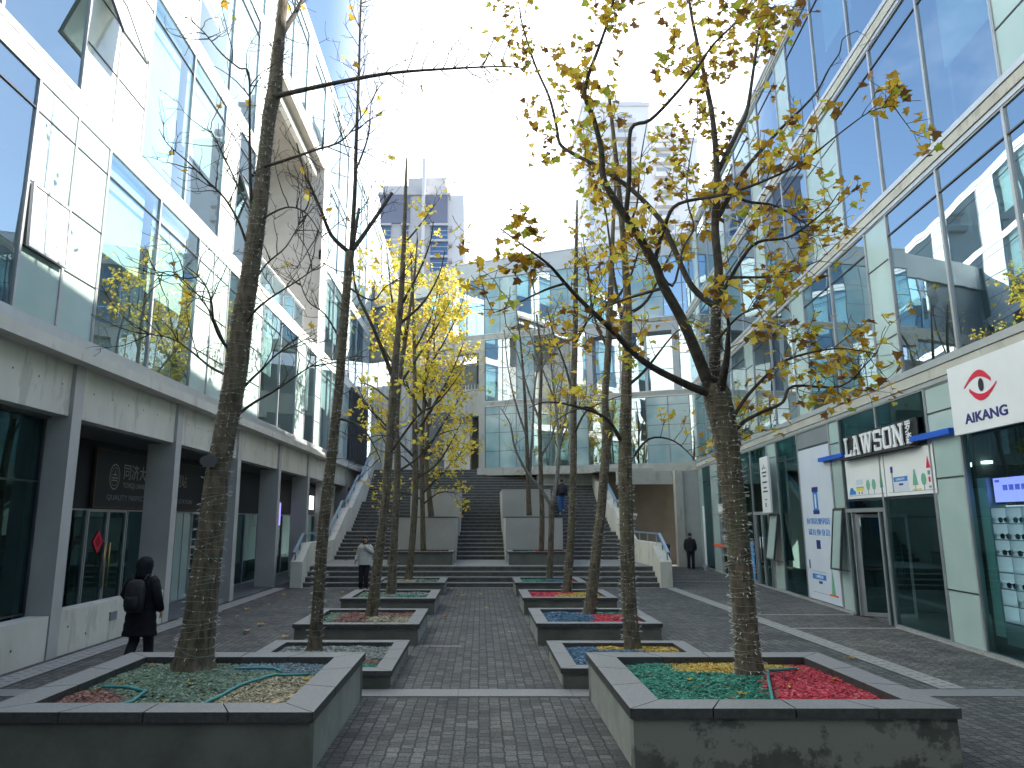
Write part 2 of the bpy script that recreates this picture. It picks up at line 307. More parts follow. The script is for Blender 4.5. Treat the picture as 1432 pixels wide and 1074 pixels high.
for y in (15.75, 17.95, 27.6): a.add([(6.6, y, .012), (7.3 + .1 * y - .06, y, .012), (7.3 + .1 * y - .05, y + .13, .012), (6.6, y + .13, .012)], [(0, 1, 2, 3)])
a.add([(-1.1, 13.6, .012), (-.35, 13.6, .012), (-.35, 13.66, .012), (-1.1, 13.66, .012)], [(0, 1, 2, 3)])
a.add([(-6.55, 24.95, .012), (6.6, 24.95, .012), (6.6, 25.15, .012), (-6.55, 25.15, .012)], [(0, 1, 2, 3)])
tag(a.build('paving_band', X['strip']), kind='structure')

# ================================================================ planters and their chips
rg = random.Random(11)
def planter(x0, x1, y0, y1, h, cw, lab, region, nchip, csize, chiplab, z0=0.0):
    ct = .09 if h > .5 else .07
    e = empty('concrete_planter', ((x0 + x1) / 2, (y0 + y1) / 2, z0), lab, 'planter', 'stone topped concrete planters in two rows')
    t = .2; i = .03; zt = z0 + h - ct
    wl = M()
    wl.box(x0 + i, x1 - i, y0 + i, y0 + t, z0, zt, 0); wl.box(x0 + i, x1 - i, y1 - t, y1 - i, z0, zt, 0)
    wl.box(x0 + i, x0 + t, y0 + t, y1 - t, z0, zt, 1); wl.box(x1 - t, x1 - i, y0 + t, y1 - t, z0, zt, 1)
    wl.build('wall', [X['planter' if h > .5 and x0 > 0 else 'planter_plain'], X['planter_lit_side']], e)
    cp = M(); ib = .007
    def bar(p, edgef):     # quad outline ccw, top with tiny joint
        n = len(p); b = [(q[0], q[1], zt) for q in p]; tt = [(q[0], q[1], z0 + h) for q in p]
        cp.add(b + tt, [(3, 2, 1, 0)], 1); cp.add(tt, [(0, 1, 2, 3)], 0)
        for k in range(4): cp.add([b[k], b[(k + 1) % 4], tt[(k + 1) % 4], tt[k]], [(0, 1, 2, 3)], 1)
    c = cw; j = .004
    def run(p0, p1, q1, q0, m):   # outer p0->p1, inner q0->q1, split in m stones
        for k in range(m):
            a0, a1 = k / m, (k + 1) / m
            L = lambda u, v, s: (u[0] + (v[0] - u[0]) * s, u[1] + (v[1] - u[1]) * s)
            d = .0025
            bar([L(p0, p1, a0 + d), L(p0, p1, a1 - d), L(q0, q1, a1 - d), L(q0, q1, a0 + d)], 0)
    m = max(2, round((x1 - x0) / .8)); m2 = max(2, round((y1 - y0) / 1.0))
    run((x0, y0), (x1, y0), (x1 - c, y0 + c), (x0 + c, y0 + c), m); run((x1, y0), (x1, y1), (x1 - c, y1 - c), (x1 - c, y0 + c), m2)
    run((x1, y1), (x0, y1), (x0 + c, y1 - c), (x1 - c, y1 - c), m); run((x0, y1), (x0, y0), (x0 + c, y0 + c), (x0 + c, y1 - c), m2)
    cp.build('coping', [X['coping'], X['coping_shaded_edge']], e)
    # chips
    ax0, ax1, ay0, ay1 = x0 + t, x1 - t, y0 + t, y1 - t
    b = M(); keys = sorted(set(region(.02 + .04 * i_, .02 + .04 * j_) for i_ in range(25) for j_ in range(25))); mats = [X['soil']]
    idx = {}
    for k in keys: idx[k] = len(mats); mats += CH[k]
    def hz(u, v): return z0 + h - ct - .01 + .05 * math.sin(math.pi * u) * math.sin(math.pi * v) + .02 * noise.noise(Vector((u * 6 + x0, v * 6 + y0, 1)))
    N = 16
    vs_ = [(ax0 + (ax1 - ax0) * a_ / N, ay0 + (ay1 - ay0) * b_ / N, hz(a_ / N, b_ / N)) for b_ in range(N + 1) for a_ in range(N + 1)]
    for b_ in range(N):
        for a_ in range(N):
            q = b_ * (N + 1) + a_; k = region((a_ + .5) / N, (b_ + .5) / N)
            b.add([vs_[q], vs_[q + 1], vs_[q + N + 2], vs_[q + N + 1]], [(0, 1, 2, 3)], idx[k] if rg.random() < .8 else 0)
    for _ in range(nchip):
        u, v = rg.random(), rg.random(); uu = min(.99, max(.01, u + rg.gauss(0, .018))); k = region(uu, v)
        if rg.random() < .012: k = rg.choice(keys)
        p = Vector((ax0 + (ax1 - ax0) * u, ay0 + (ay1 - ay0) * v, hz(u, v) + rg.uniform(.004, .02)))
        an = rg.uniform(0, 6.28); L_ = csize * rg.uniform(.5, 1.5); W_ = csize * rg.uniform(.3, .7)
        d = Vector((math.cos(an), math.sin(an), rg.uniform(-.35, .35))) * L_; s_ = Vector((-math.sin(an), math.cos(an), rg.uniform(-.5, .5))) * W_
        up = Vector((0, 0, csize * rg.uniform(.1, .35)))
        b.add([p - d - s_, p + d - s_ * .7, p + d * .8 + s_, p - d * .9 + s_ * .8, p + up], [(0, 1, 4), (1, 2, 4), (2, 3, 4), (3, 0, 4)], idx[k] + rg.choice((0, 0, 1, 1, 1, 2)))
    tag(b.build('wood_chips', mats), chiplab, 'wood chips', kind='stuff')
    return hz, (ax0, ax1, ay0, ay1)
def rR1(u, v):
    if v > .70 + .06 * math.sin(9 * u) and u > .30: return 'y' if u < .86 else 'r'
    return 'g' if u < .46 + .30 * v + .02 * math.sin(11 * v) else 'r'
def rL1(u, v):
    if u < .34 - .9 * (v - .1) ** 2 * 3 and v < .38: return 'R'
    if u > .58 + .25 * max(0, v) and v < .62: return 'T'
    if v > .70 and u > .52: return 'B'
    return 'G'
P = {}
P['R1'] = planter(1.37, 4.4, 6.98, 10.05 - .22, .56, .34, 'large near concrete planter with teal, red and yellow chips', rR1, 15000, .019, 'teal, red and yellow wood chips covering the soil of the large planter')
P['L1'] = planter(-4.55, -1.5, 6.85, 10.05 - .22, .56, .34, 'large near concrete planter with faded green, tan and dull red chips', rL1, 15000, .019, 'faded green, tan, blue and dull red chips in the large planter')
P['R2'] = planter(1.1, 3.4, 10.3, 12.6, .27, .24, 'low concrete planter with blue and yellow chips, just behind the large teal and red one', lambda u, v: 'y' if v > .66 + .1 * math.sin(5 * u) and u > .3 else 'b', 3600, .026, 'blue and yellow wood chips in the low planter')
P['R3'] = planter(1.03, 3.37, 13.8, 16.2, .38, .24, 'concrete planter with blue chips beside a pink red patch around a leaning tree', lambda u, v: 'g' if v > .72 and u > .5 else ('r' if u > .42 + .12 * math.sin(3 * v) else 'b'), 3200, .029, 'blue, red and teal wood chips around the leaning tree')
P['R4'] = planter(1.03, 3.35, 18.06, 20.3, .40, .24, 'concrete planter with red chips in front of a yellow patch', lambda u, v: 'y' if v < .5 and u > .25 + .3 * v else ('r' if u < .62 else 'y'), 2000, .04, 'red and yellow wood chips in the fourth planter of its row')
P['R5'] = planter(1.05, 3.25, 22.38, 24.6, .40, .24, 'concrete planter with teal and blue chips closest to the stair foot', lambda u, v: 'r' if u > .82 else ('g' if u < .5 else 'b'), 1700, .045, 'teal and blue wood chips in the planter at the stair foot')
P['L2'] = planter(-3.5, -1.21, 10.28, 12.85, .24, .24, 'low concrete planter with pale pebbly and teal chips, just behind the large faded one', lambda u, v: 'g' if v < .25 else ('R' if v < .4 else 'W'), 3600, .026, 'pale, dull red and teal chips in the low planter')
P['L3'] = planter(-3.46, -1.13, 13.74, 16.15, .375, .24, 'concrete planter with dull pink and brown chips', lambda u, v: 'G' if u < .2 else ('R' if v > .6 or u < .55 else 'T'), 3200, .029, 'dull pink, brown and grey chips in the third planter')
P['L4'] = planter(-3.43, -1.1, 18.06, 20.4, .385, .24, 'concrete planter with pale chips and a strip of teal netting', lambda u, v: 'g' if u > .55 and v < .45 else 'W' if u > .4 else 'G', 1900, .04, 'pale grey and teal chips in the fourth planter')
P['L5'] = planter(-3.4, -1.1, 22.75, 24.85, .37, .24, 'concrete planter of bare brownish chips closest to the stair foot', lambda u, v: 'T' if u < .6 else 'G', 1500, .045, 'bare brownish chips in the planter at the stair foot')
P['R6'] = planter(1.0, 3.42, 26.75, 28.75, .47, .22, 'low planter with red chips on the stair landing', lambda u, v: 'r' if u > .4 else 'g', 900, .05, 'red and teal chips in the planter on the landing', .66)
P['L6'] = planter(-3.42, -1.0, 26.75, 28.75, .47, .22, 'low planter of dead leaves and soil on the stair landing', lambda u, v: 'T' if u < .5 else 'R', 900, .05, 'brown chips and dead leaves in the planter on the landing', .66)
# plastic edging and netting ridges in the two large planters
def edge(key, pts, lab):
    hz, (a0, a1, b0, b1) = P[key]; m_ = M(); pp = []
    for k in range(len(pts) - 1):
        for q in range(6):
            t_ = q / 6; u = pts[k][0] * (1 - t_) + pts[k + 1][0] * t_; v = pts[k][1] * (1 - t_) + pts[k + 1][1] * t_
            pp.append((a0 + (a1 - a0) * u, b0 + (b1 - b0) * v, hz(u, v) + .035))
    m_.tube(pp, .016, 6); tag(m_.build('edging_strip', X['edging'], smooth=True), lab, 'edging')
edge('L1', [(.30, .03), (.36, .15), (.35, .28), (.25, .36), (.10, .40)], 'teal plastic edging curling round the dull red chips')
edge('L1', [(.62, .03), (.66, .25), (.70, .45), (.76, .60), (.92, .66)], 'teal plastic edging between the faded green and the tan chips')
edge('L1', [(.55, .72), (.64, .76), (.72, .74), (.78, .66)], 'short teal plastic edging beside the faded blue chips')
edge('R1', [(.46, .02), (.52, .2), (.60, .45), (.68, .68), (.86, .74)], 'dark teal edging between the teal and the red chips')

# ================================================================ stairs
prof = []                                           # (y, z) of tread edges
y, z = 25.2, 0.0
st = M(); W0 = -6.05; W1 = 6.1
steps = []
for k in range(4): steps.append((25.2 + .3 * k, .165))
for k in range(7): steps.append((30.4 + .41 * k, .157))
for k in range(9): steps.append((34.2 + .345 * k, .16))
for k in range(12): steps.append((38.2 + .235 * k, .157))
z = 0
for i, (yy, r) in enumerate(steps):
    y2 = steps[i + 1][0] if i + 1 < len(steps) else 44.5
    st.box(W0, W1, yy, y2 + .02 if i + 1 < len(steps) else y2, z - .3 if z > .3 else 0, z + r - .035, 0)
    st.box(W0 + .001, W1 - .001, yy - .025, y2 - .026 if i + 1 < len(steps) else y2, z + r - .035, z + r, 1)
    prof.append((yy, z + r)); z += r
def stair_z(q):
    r_ = 0
    for yy, zz in prof:
        if q >= yy - .02: r_ = zz
    return r_
e = empty('staircase', (0, 25.2, 0), 'broad dark granite staircase with landings rising to the glass building', 'staircase')
st.build('steps', [X['step'], X['nosing']], e)
ry = [24.95, 26.1, 30.3, 33.2, 34.2, 37.3, 38.2, 41.2]; rz = [1.18, 1.79, 1.80, 3.13, 3.18, 4.54, 4.62, 6.1]
for sx, xa, xb in ((-1, -6.45, -6.05), (1, 6.1, 6.5)):
    pw = M(); poly = [(25.0, 0), (44, 0), (44, 5.8)] + [(yy, zz - .33) for yy, zz in reversed(list(zip(ry, rz)))]
    poly[-1] = (25.0, .87)
    pw.prism(poly, (xa, 0, 0), (0, 1, 0), (0, 0, 1), (xb - xa, 0, 0))
    o = pw.build('parapet', X['concrete'], e)
    hr = empty('stair_handrail', ((xa + xb) / 2, 25, .9), 'blue grey stair handrail beside the arcade' if sx < 0 else 'blue grey stair handrail beside the covered passage', 'handrail', 'handrails of the big staircase')
    xm = xa + .12 if sx < 0 else xb - .12
    t_ = M()
    for k in range(len(ry) - 1):
        p, q = Vector((xm, ry[k], rz[k])), Vector((xm, ry[k + 1], rz[k + 1]))
        d = (q - p).normalized(); n_ = Vector((0, -d.z, d.y))
        p -= d * .02; q += d * .02; a_ = .05 + .001 * k
        t_.hexa([p + Vector((-a_, 0, 0)) - n_ * .04, p + Vector((a_, 0, 0)) - n_ * .04, q + Vector((a_, 0, 0)) - n_ * .04, q + Vector((-a_, 0, 0)) - n_ * .04,
                 p + Vector((-a_, 0, 0)) + n_ * .02, p + Vector((a_, 0, 0)) + n_ * .02, q + Vector((a_, 0, 0)) + n_ * .02, q + Vector((-a_, 0, 0)) + n_ * .02])
    t_.build('rail', X['rail'], hr)
    for k in range(len(ry) - 1):
        m_ = max(2, int((ry[k + 1] - ry[k]) / 1.2))
        for q in range(m_):
            f_ = (q + .3) / m_; yy = ry[k] + (ry[k + 1] - ry[k]) * f_; zz = rz[k] + (rz[k + 1] - rz[k]) * f_
            pb = M(); pb.box(xm - .02, xm + .02, yy - .03, yy + .03, zz - .40, zz - .045); pb.build('post', X['rail'], hr)
# raised concrete boxes on the stairs
def cbox(x0, x1, y0, y1, z1, lab):
    e_ = empty('concrete_box', ((x0 + x1) / 2, y0, .6), lab, 'planter box', 'raised concrete boxes on the stairs')
    b = M(); b.box(x0, x1, y0, y0 + .16, .6, z1); b.box(x0, x0 + .16, y0 + .16, y1, .6, z1); b.box(x1 - .16, x1, y0 + .16, y1, .6, z1); b.build('wall', X['concrete_grey_shaded'], e_)
    c = M(); s_ = .015
    c.box(x0 - s_, x1 + s_, y0 - s_, y0 + .18, z1, z1 + .035); c.box(x0 - s_, x0 + .18, y0 + .181, y1, z1, z1 + .035); c.box(x1 - .18, x1 + s_, y0 + .181, y1, z1, z1 + .035); c.build('coping', X['coping_shaded_edge'], e_)
    f_ = M(); f_.box(x0 + .17, x1 - .17, y0 + .17, y1, z1 - .3, z1 - .06); f_.build('soil', X['soil'], e_)
cbox(-3.25, -1.0, 28.85, 32.5, 2.36, 'lower concrete box on the stairs with a yellow leaved tree before it')
cbox(1.0, 3.25, 28.85, 32.5, 2.36, 'lower concrete box on the stairs in front of the person in jeans')
cbox(-3.15, -.93, 32.52, 37, 3.64, 'upper concrete box on the stairs behind the yellow foliage')
cbox(.98, 3.15, 32.52, 37, 3.64, 'upper concrete box on the stairs behind a bare slim tree')
# ================================================================ windows
def window(fr, s0, s1, z0, z1, par, gm, trans=(), mull=(), fw=.032, name='window', fmat='alu', pmat=None, blind=None, out=0.0, tilt=None, proud=.035):
    if tilt: name = 'open_window'
    f = M(); d0, d1 = out - .07, out + proud
    f.fbox(fr, s0, s0 + fw, z0, z1, d0, d1); f.fbox(fr, s1 - fw, s1, z0, z1, d0, d1)
    f.fbox(fr, s0 + fw, s1 - fw, z0, z0 + fw, d0, d1 - .004); f.fbox(fr, s0 + fw, s1 - fw, z1 - fw, z1, d0, d1 - .004)
    for t in trans: f.fbox(fr, s0 + fw, s1 - fw, t - .014, t + .014, d0, d1 - .012, 1)
    for q in mull: f.fbox(fr, q - .02, q + .02, z0 + fw, z1 - fw, d0, d1 - .008)
    o = f.build(name, [X[fmat], X['alu_dark']], par)
    p = M(); a, b, c, d = s0 + fw, s1 - fw, z0 + fw, z1 - fw
    p.add([fr.p(a, c, out), fr.p(b, c, out), fr.p(b, d, out), fr.p(a, d, out)], [(0, 1, 2, 3)])
    p.build('pane', gm, o)
    if blind:
        bl = M(); bl.fbox(fr, a + .06, b - .28, blind, d - .02, out - .20, out - .19); bl.build('blind', X['blind'], o)
    return o
def sash(fr, s0, s1, z0, z1, par, ang, gm, out=.04, fm='alu_dark'):     # top hung sash pushed outwards
    e = M(); h = z1 - z0; so_, co = math.sin(R(ang)), math.cos(R(ang))
    def q(s, t, o): return fr.p(s, z1 - t * co - o * so_ * 0, out + t * so_ + o)
    def bar(sa, sb, ta, tb): e.hexa([q(sa, tb, 0), q(sb, tb, 0), q(sb, tb, .05), q(sa, tb, .05), q(sa, ta, 0), q(sb, ta, 0), q(sb, ta, .05), q(sa, ta, .05)])
    w_ = .05
    bar(s0, s0 + w_, 0, h); bar(s1 - w_, s1, 0, h); bar(s0 + w_, s1 - w_, 0, w_); bar(s0 + w_, s1 - w_, h - w_, h)
    o = e.build('open_sash', X[fm], par)
    p = M(); p.add([q(s0 + w_, h - w_, .03), q(s1 - w_, h - w_, .03), q(s1 - w_, w_, .03), q(s0 + w_, w_, .03)], [(0, 1, 2, 3)]); p.build('pane', gm, o)
def spandrel(fr, s0, s1, z0, z1, par, gm, trans=(), fw=.028, out=0.0, proud=.03, fmat='alu'):
    f = M()
    d0, d1 = out - .07, out + proud
    f.fbox(fr, s0, s0 + fw, z0, z1, d0, d1); f.fbox(fr, s1 - fw, s1, z0, z1, d0, d1)
    f.fbox(fr, s0 + fw, s1 - fw, z0, z0 + fw, d0, d1 - .004); f.fbox(fr, s0 + fw, s1 - fw, z1 - fw, z1, d0, d1 - .004)
    for t in trans: f.fbox(fr, s0 + fw, s1 - fw, t - .012, t + .012, d0, d1 - .01, 1)
    o = f.build('spandrel_panel', [X[fmat], X['alu_dark']], par)
    p = M(); p.fbox(fr, s0 + fw, s1 - fw, z0 + fw, z1 - fw, out - .03, out + .004); p.build('panel_glass', gm, o)
    return o
rw = random.Random(5)
# ================================================================ LEFT BUILDING
LB = empty('office_building', (-7.1, 20, 0), 'white banded glass office building over a concrete colonnade', 'building')
Y0, Y1 = -6.0, 58.0
XB = -13.5
b = M()
for z0, z1 in ((5.0, 5.4), (9.25, 9.7), (13.62, 14.08), (18.05, 18.42)):
    xf = -7.18
    if z0 > 9 and z0 < 14:       # terrace recess between y 22 and 30
        b.box(XB, xf, Y0, 21.69, z0, z1, 0); b.box(XB, xf, 30.51, Y1, z0, z1, 0)
        if z0 < 10: b.box(XB, xf, 21.69, 30.51, z0, z1, 0)
    else: b.box(XB, xf, Y0, Y1, z0, z1, 0)
b.build('floor_slab', [X['room_ceiling']], LB)
b = M(); b.box(XB - .2, XB, Y0, Y1, 0, 22.3); b.box(XB, -7.2, Y0 - .2, Y0, 0, 22.3); b.box(XB, -7.2, Y1, Y1 + .2, 0, 22.3)
b.build('interior_wall', X['room'], LB)
b = M()
for yy in (4.4, 12.62, 17.1, 24, 30, 36, 43, 50):
    for z0, z1 in ((5.41, 9.24), (9.71, 13.61), (14.09, 18.04), (18.43, 22)):
        if 22 < yy < 30.05 and z0 > 9 and z0 < 18: continue
        b.box(XB + .01, -7.6, yy, yy + .12, z0, z1)
b.build('partition', X['room'], LB)
b = M(); b.box(XB - .2, -7.02, Y0 - .2, Y1 + .2, 22.2, 22.55); b.build('roof', X['white_band'], LB)
# bands
def lband(z0, z1, segs, line=None):
    a = M()
    for s0, s1 in segs:
        a.fbox(LF, s0, s1, z0, z1, -.08, .03, 0)
        if line: a.fbox(LF, s0, s1, line - .012, line + .012, .02, .033, 1)
    a.build('white_band', [X['white_band'], X['alu_dark']], LB)
full = [(Y0, Y1)]; split = [(Y0, 22), (30.1, Y1)]
lband(9.25, 9.70, full, 9.58); lband(13.62, 14.07, split, 13.94); lband(18.05, 18.42, full, 18.2); lband(22.05, 22.2, full)
# cells
def lcells(z0, z1, cells, white, tr):
    for i, (k, s0, s1) in enumerate(cells):
        if s1 < 5: bl = None
        h = z1 - z0
        if k == 'w':
            bl = rw.choice((None, z0 + h * .45, z0 + h * .36, z0 + h * .5)) if z0 < 9 else rw.choice((z0 + h * .3, z0 + h * .4, z0 + .3, None)) if s1 < 44 else None
            window(LF, s0, s1, z0, z1, LB, X['glass'], (z1 - .53,), blind=bl)
        else:
            gm = X['frost_sunlit'] if white else X['frost']  # upper floors take the panel with sunlight in its colour
            spandrel(LF, s0, s1, z0, z1, LB, gm, (z1 - .54, z0 + h * .55, z0 + h * .27) if tr else (z1 - .54, z0 + h * .55))
f2 = [('w', 3.8, 6.0), ('w', 6.0, 8.2), ('w', 8.2, 10.4), ('s', 10.4, 11.53), ('s', 11.53, 12.62), ('w', 12.62, 14.82), ('w', 14.82, 17.04), ('s', 17.04, 18.12), ('s', 18.12, 19.25), ('w', 19.25, 21.0), ('s', 21.0, 22.5), ('w', 22.5, 24.65), ('w', 24.65, 26.9), ('s', 26.9, 28.4), ('w', 28.4, 30.1), ('s', 30.1, 31.2), ('w', 31.2, 33.4), ('w', 33.4, 35.6), ('s', 35.6, 37.8), ('w', 37.8, 40), ('w', 40, 42.2), ('s', 42.2, 44.4), ('w', 44.4, 48.8), ('s', 48.8, 51), ('w', 51, 58)]
f3 = [('s', 5.0, 7.15), ('w', 7.15, 9.35), ('w', 9.35, 11.48), ('s', 11.48, 12.6), ('s', 12.6, 13.74), ('w', 13.74, 15.95), ('w', 15.95, 18.17), ('s', 18.17, 19.34), ('w', 19.34, 20.8), ('s', 20.8, 22.0), ('s', 30.5, 31.5), ('w', 31.5, 33.3), ('w', 33.3, 35.3), ('s', 35.3, 37.5), ('w', 37.5, 39.7), ('w', 39.7, 42), ('s', 42, 44.2), ('w', 44.2, 48.6), ('s', 48.6, 51), ('w', 51, 58)]
f4 = [('w', 9.4, 11.6), ('s', 11.6, 13.8), ('s', 13.8, 15.95), ('w', 15.95, 18.27), ('w', 18.27, 20.5), ('s', 20.5, 22.0), ('s', 30.5, 31.5), ('w', 31.5, 33.6), ('w', 33.6, 35.6), ('s', 35.6, 37.8), ('w', 37.8, 40), ('w', 40, 42.2), ('s', 42.2, 44.4), ('w', 44.4, 48.8), ('s', 48.8, 51), ('w', 51, 58)]
f5 = [('w', 12, 14.2), ('s', 14.2, 16.4), ('w', 16.4, 18.6), ('w', 18.6, 20.8), ('s', 20.8, 22), ('w', 22, 24.2), ('w', 24.2, 26.4), ('s', 26.4, 27.5), ('w', 27.5, 29.7), ('s', 29.7, 31.2), ('w', 31.2, 33.4), ('w', 33.4, 35.6), ('s', 35.6, 37.8), ('w', 37.8, 40), ('w', 40, 42.2), ('s', 42.2, 44.4), ('w', 44.4, 48.8), ('s', 48.8, 51), ('w', 51, 58)]
lcells(5.40, 9.25, f2, False, True); lcells(9.70, 13.62, f3, True, True); lcells(14.07, 18.05, f4, True, True); lcells(18.42, 22.05, f5, True, False)
sash(LF, 11.6, 12.55, 10.9, 12.3, LB, 22, X['frost_sunlit']); sash(LF, 10.45, 11.5, 6.42, 7.5, LB, 2, X['frost_sunlit'], .036, 'alu'); sash(LF, 19.4, 20.7, 11.0, 12.3, LB, 18, X['glass'])
b = M()                                                       # blank wall ends of the near part, out of view beyond the frame edge
b.fbox(LF, Y0, 3.8, 5.4, 9.25, -.08, .0); b.fbox(LF, Y0, 5.0, 9.7, 13.62, -.08, 0); b.fbox(LF, Y0, 9.4, 14.07, 18.05, -.08, 0); b.fbox(LF, Y0, 12, 18.42, 22.05, -.08, 0)
b.build('end_panel', X['frost_sunlit'], LB)
# concrete block and terrace
b = M(); b.box(-11, -7.1, 30.1, 30.5, 9.701, 18.05, 0)
for z_ in (13.2,): b.box(-11, -7.1, 30.095, 30.1, z_, z_ + .02, 1)
for i in range(7):
    for j in range(7): b.add([(-10.7 + .55 * i + .03 * math.cos(a_), 30.096, 10.2 + 1.15 * j + .03 * math.sin(a_)) for a_ in [k * 1.0472 for k in range(6)]], [(0, 1, 2, 3, 4, 5)], 1)
b.build('end_wall', [X['concrete_grey_shaded'], X['hole']], LB)
b = M(); b.fbox(LF, 30.1, 30.5, 9.70, 18.05, 0, .035); b.build('sunlit_edge_strip', X['white_band'], LB)  # white strip painted on for the sunlit edge of the concrete wall
b = M(); b.box(-11.2, -11, 22, 30.1, 9.70, 18.05); b.box(-11, -7.1, 21.7, 22, 9.701, 18.05); b.build('recess_wall', X['concrete_grey_shaded'], LB)
b = M(); b.box(-7.62, -7.42, 12, 30.09, 17.55, 17.80); b.build('soffit_beam', X['white_band'], LB)
b = M(); b.box(-11, -7.63, 22.0, 30.09, 17.9, 18.04); b.box(-7.41, -7.1, 22.0, 30.09, 17.9, 18.04); b.build('soffit', pm('warm_grey_soffit', (.34, .32, .29), (.40, .38, .35), 1, .8), LB)
bal = empty('glass_balustrade', (-7.2, 25, 9.7), 'glass terrace balustrade with a pale handrail below the bare concrete wall', 'balustrade')
b = M(); b.box(-7.24, -7.16, 22.0, 28.0, 10.68, 10.73); b.build('handrail', X['white_band'], bal)
for k in range(5):
    pb = M(); yy = 22.1 + k * 1.45; pb.box(-7.22, -7.18, yy, yy + .04, 9.70, 10.68); pb.build('post', X['alu'], bal)
    if k < 4:
        pb = M(); pb.add([(-7.2, yy + .06, 9.75), (-7.2, yy + 1.43, 9.75), (-7.2, yy + 1.43, 10.62), (-7.2, yy + .06, 10.62)], [(0, 1, 2, 3)]); pb.build('glass_panel', X['glass'], bal)
# ledge, sill, beams, columns
b = M(); b.box(-7.18, -6.85, Y0, 46, 4.95, 5.16); b.build('ledge', X['concrete'], LB)
b = M(); b.box(-7.17, -7.02, Y0, Y1, 5.165, 5.40); b.build('sill', X['metal_sill'], LB)
ks = range(-3, 8)
for k in ks:
    y0 = 12.32 + 4.33 * k; y1 = y0 + .3
    b = M(); b.box(-7.75, -7.1, y0, y1, 0, 4.95); b.build('column', X['concrete_grey_shaded'], LB)
    b = M(); b.box(-7.45, -7.17, y1, y0 + 4.33, 4.03, 4.95, 0)
    for q in range(6): b.add([(-7.168, y1 + .45 + .66 * q + .02 * math.cos(a_), 4.55 + .02 * math.sin(a_)) for a_ in [j * 1.0472 for j in range(6)]], [(0, 1, 2, 3, 4, 5)], 1)
    b.build('beam', [X['concrete'], X['hole']], LB)
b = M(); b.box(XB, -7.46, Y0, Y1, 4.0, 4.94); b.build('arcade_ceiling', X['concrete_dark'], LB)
pl = M(); pl.box(-7.45, -7.12, Y0, 12.3, 0, .70, 0); pl.box(-7.45, -7.12, 12.63, 16.64, 0, .73, 0)
for yy, zz in ((11.4, .3), (12.9, .45), (13.5, .25), (14.3, .5), (10.6, .4)): pl.add([(-7.118, yy + .025 * math.cos(a_), zz + .025 * math.sin(a_)) for a_ in [j * 1.0472 for j in range(6)]], [(0, 1, 2, 3, 4, 5)], 1)
pl.build('plinth', [X['concrete'], X['hole']], LB)
vp = M(); vp.box(-7.12, -7.09, 14.3, 14.55, .36, .52)
for q in range(5): vp.box(-7.09, -7.085, 14.31, 14.54, .375 + .028 * q, .385 + .028 * q)
tag(vp.build('wall_vent', X['grey_panel']), 'small grey vent plate on the concrete plinth behind the walking person', 'vent')
# arcade shop fronts: near bay glazing close to the plinth, then set back
AF = Fr((-8.6, 0), (0, 1), (1, 0)); NF = Fr((-7.55, 0), (0, 1), (1, 0))
for s0, s1 in ((3.99, 7.9), (8.29, 10.3), (10.3, 12.3)): window(NF, s0, s1, .72, 4.0, LB, X['glass_shop'], (2.9,), fmat='alu_dark', name='shop_window')
b = M(); b.box(-8.6, -7.56, 12.45, 12.6, 0, 4.0, 0); b.build('return_wall', X['room_dark'], LB)
cells = [(12.65, 15.85), (17.65, 20.5), (20.5, 21.6), (22.9, 26.5), (26.5, 30), (31.5, 35), (35, 40)]
for s0, s1 in cells: window(AF, s0, s1, .02 if s0 > 16.8 else .3, 2.5, LB, X['glass_shop'] if s0 != 20.5 else X['frost'], mull=((s0 + s1) / 2,), fmat='alu', name='shop_window')
for s0, s1 in ((15.87, 17.6), (21.62, 22.88), (30.02, 31.48)):
    dr = M(); m_ = (s0 + s1) / 2
    for q in (s0, m_ - .06, m_ + .01, s1 - .05): dr.fbox(AF, q, q + .05, .05, 2.5, -.05, .04)
    dr.fbox(AF, s0 + .05, s1 - .05, 2.44, 2.5, -.05, .035); dr.fbox(AF, s0 + .05, s1 - .05, .0, .05, -.05, .035)
    o = dr.build('door', X['alu'], LB)
    p = M(); p.add([AF.p(s0 + .05, .05), AF.p(s1 - .05, .05), AF.p(s1 - .05, 2.44), AF.p(s0 + .05, 2.44)], [(0, 1, 2, 3)]); p.build('pane', X['glass_shop'], o)
    for q in (m_ - .13, m_ + .09):
        h = M(); h.tube([AF.p(q, .75, .09), AF.p(q, 1.75, .09)], .016, 6); h.tube([AF.p(q, .8, .0), AF.p(q, .8, .09)], .01, 5); h.tube([AF.p(q, 1.7, .0), AF.p(q, 1.7, .09)], .01, 5); h.build('handle', X['brass'] if s0 < 20 else X['steel'], o, True)
dm = M(); dm.prism([(0, -.26), (.22, 0), (0, .26), (-.22, 0)], AF.p(16.42, 1.78, .01), AF.u, (0, 0, 1), AF.n * .01); dm.prism([(0, -.13), (.11, 0), (0, .13), (-.11, 0)], AF.p(16.42, 1.78, .022), AF.u, (0, 0, 1), AF.n * .004, 1)
tag(dm.build('door_ornament', [X['red'], pm('dark_red_paper', (.35, .01, .02))]), 'red diamond paper ornament on the arcade glass door', 'ornament')
b = M(); b.box(-8.66, -8.6, 12.65, 40, 2.5, 4.0, 0); b.build('fascia', X['signboard'], LB)
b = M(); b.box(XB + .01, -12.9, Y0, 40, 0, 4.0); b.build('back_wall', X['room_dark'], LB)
b = M(); b.box(XB, -8.62, 12.6, 40, .005, .016); b.build('shop_floor', X['room_dark'], LB)
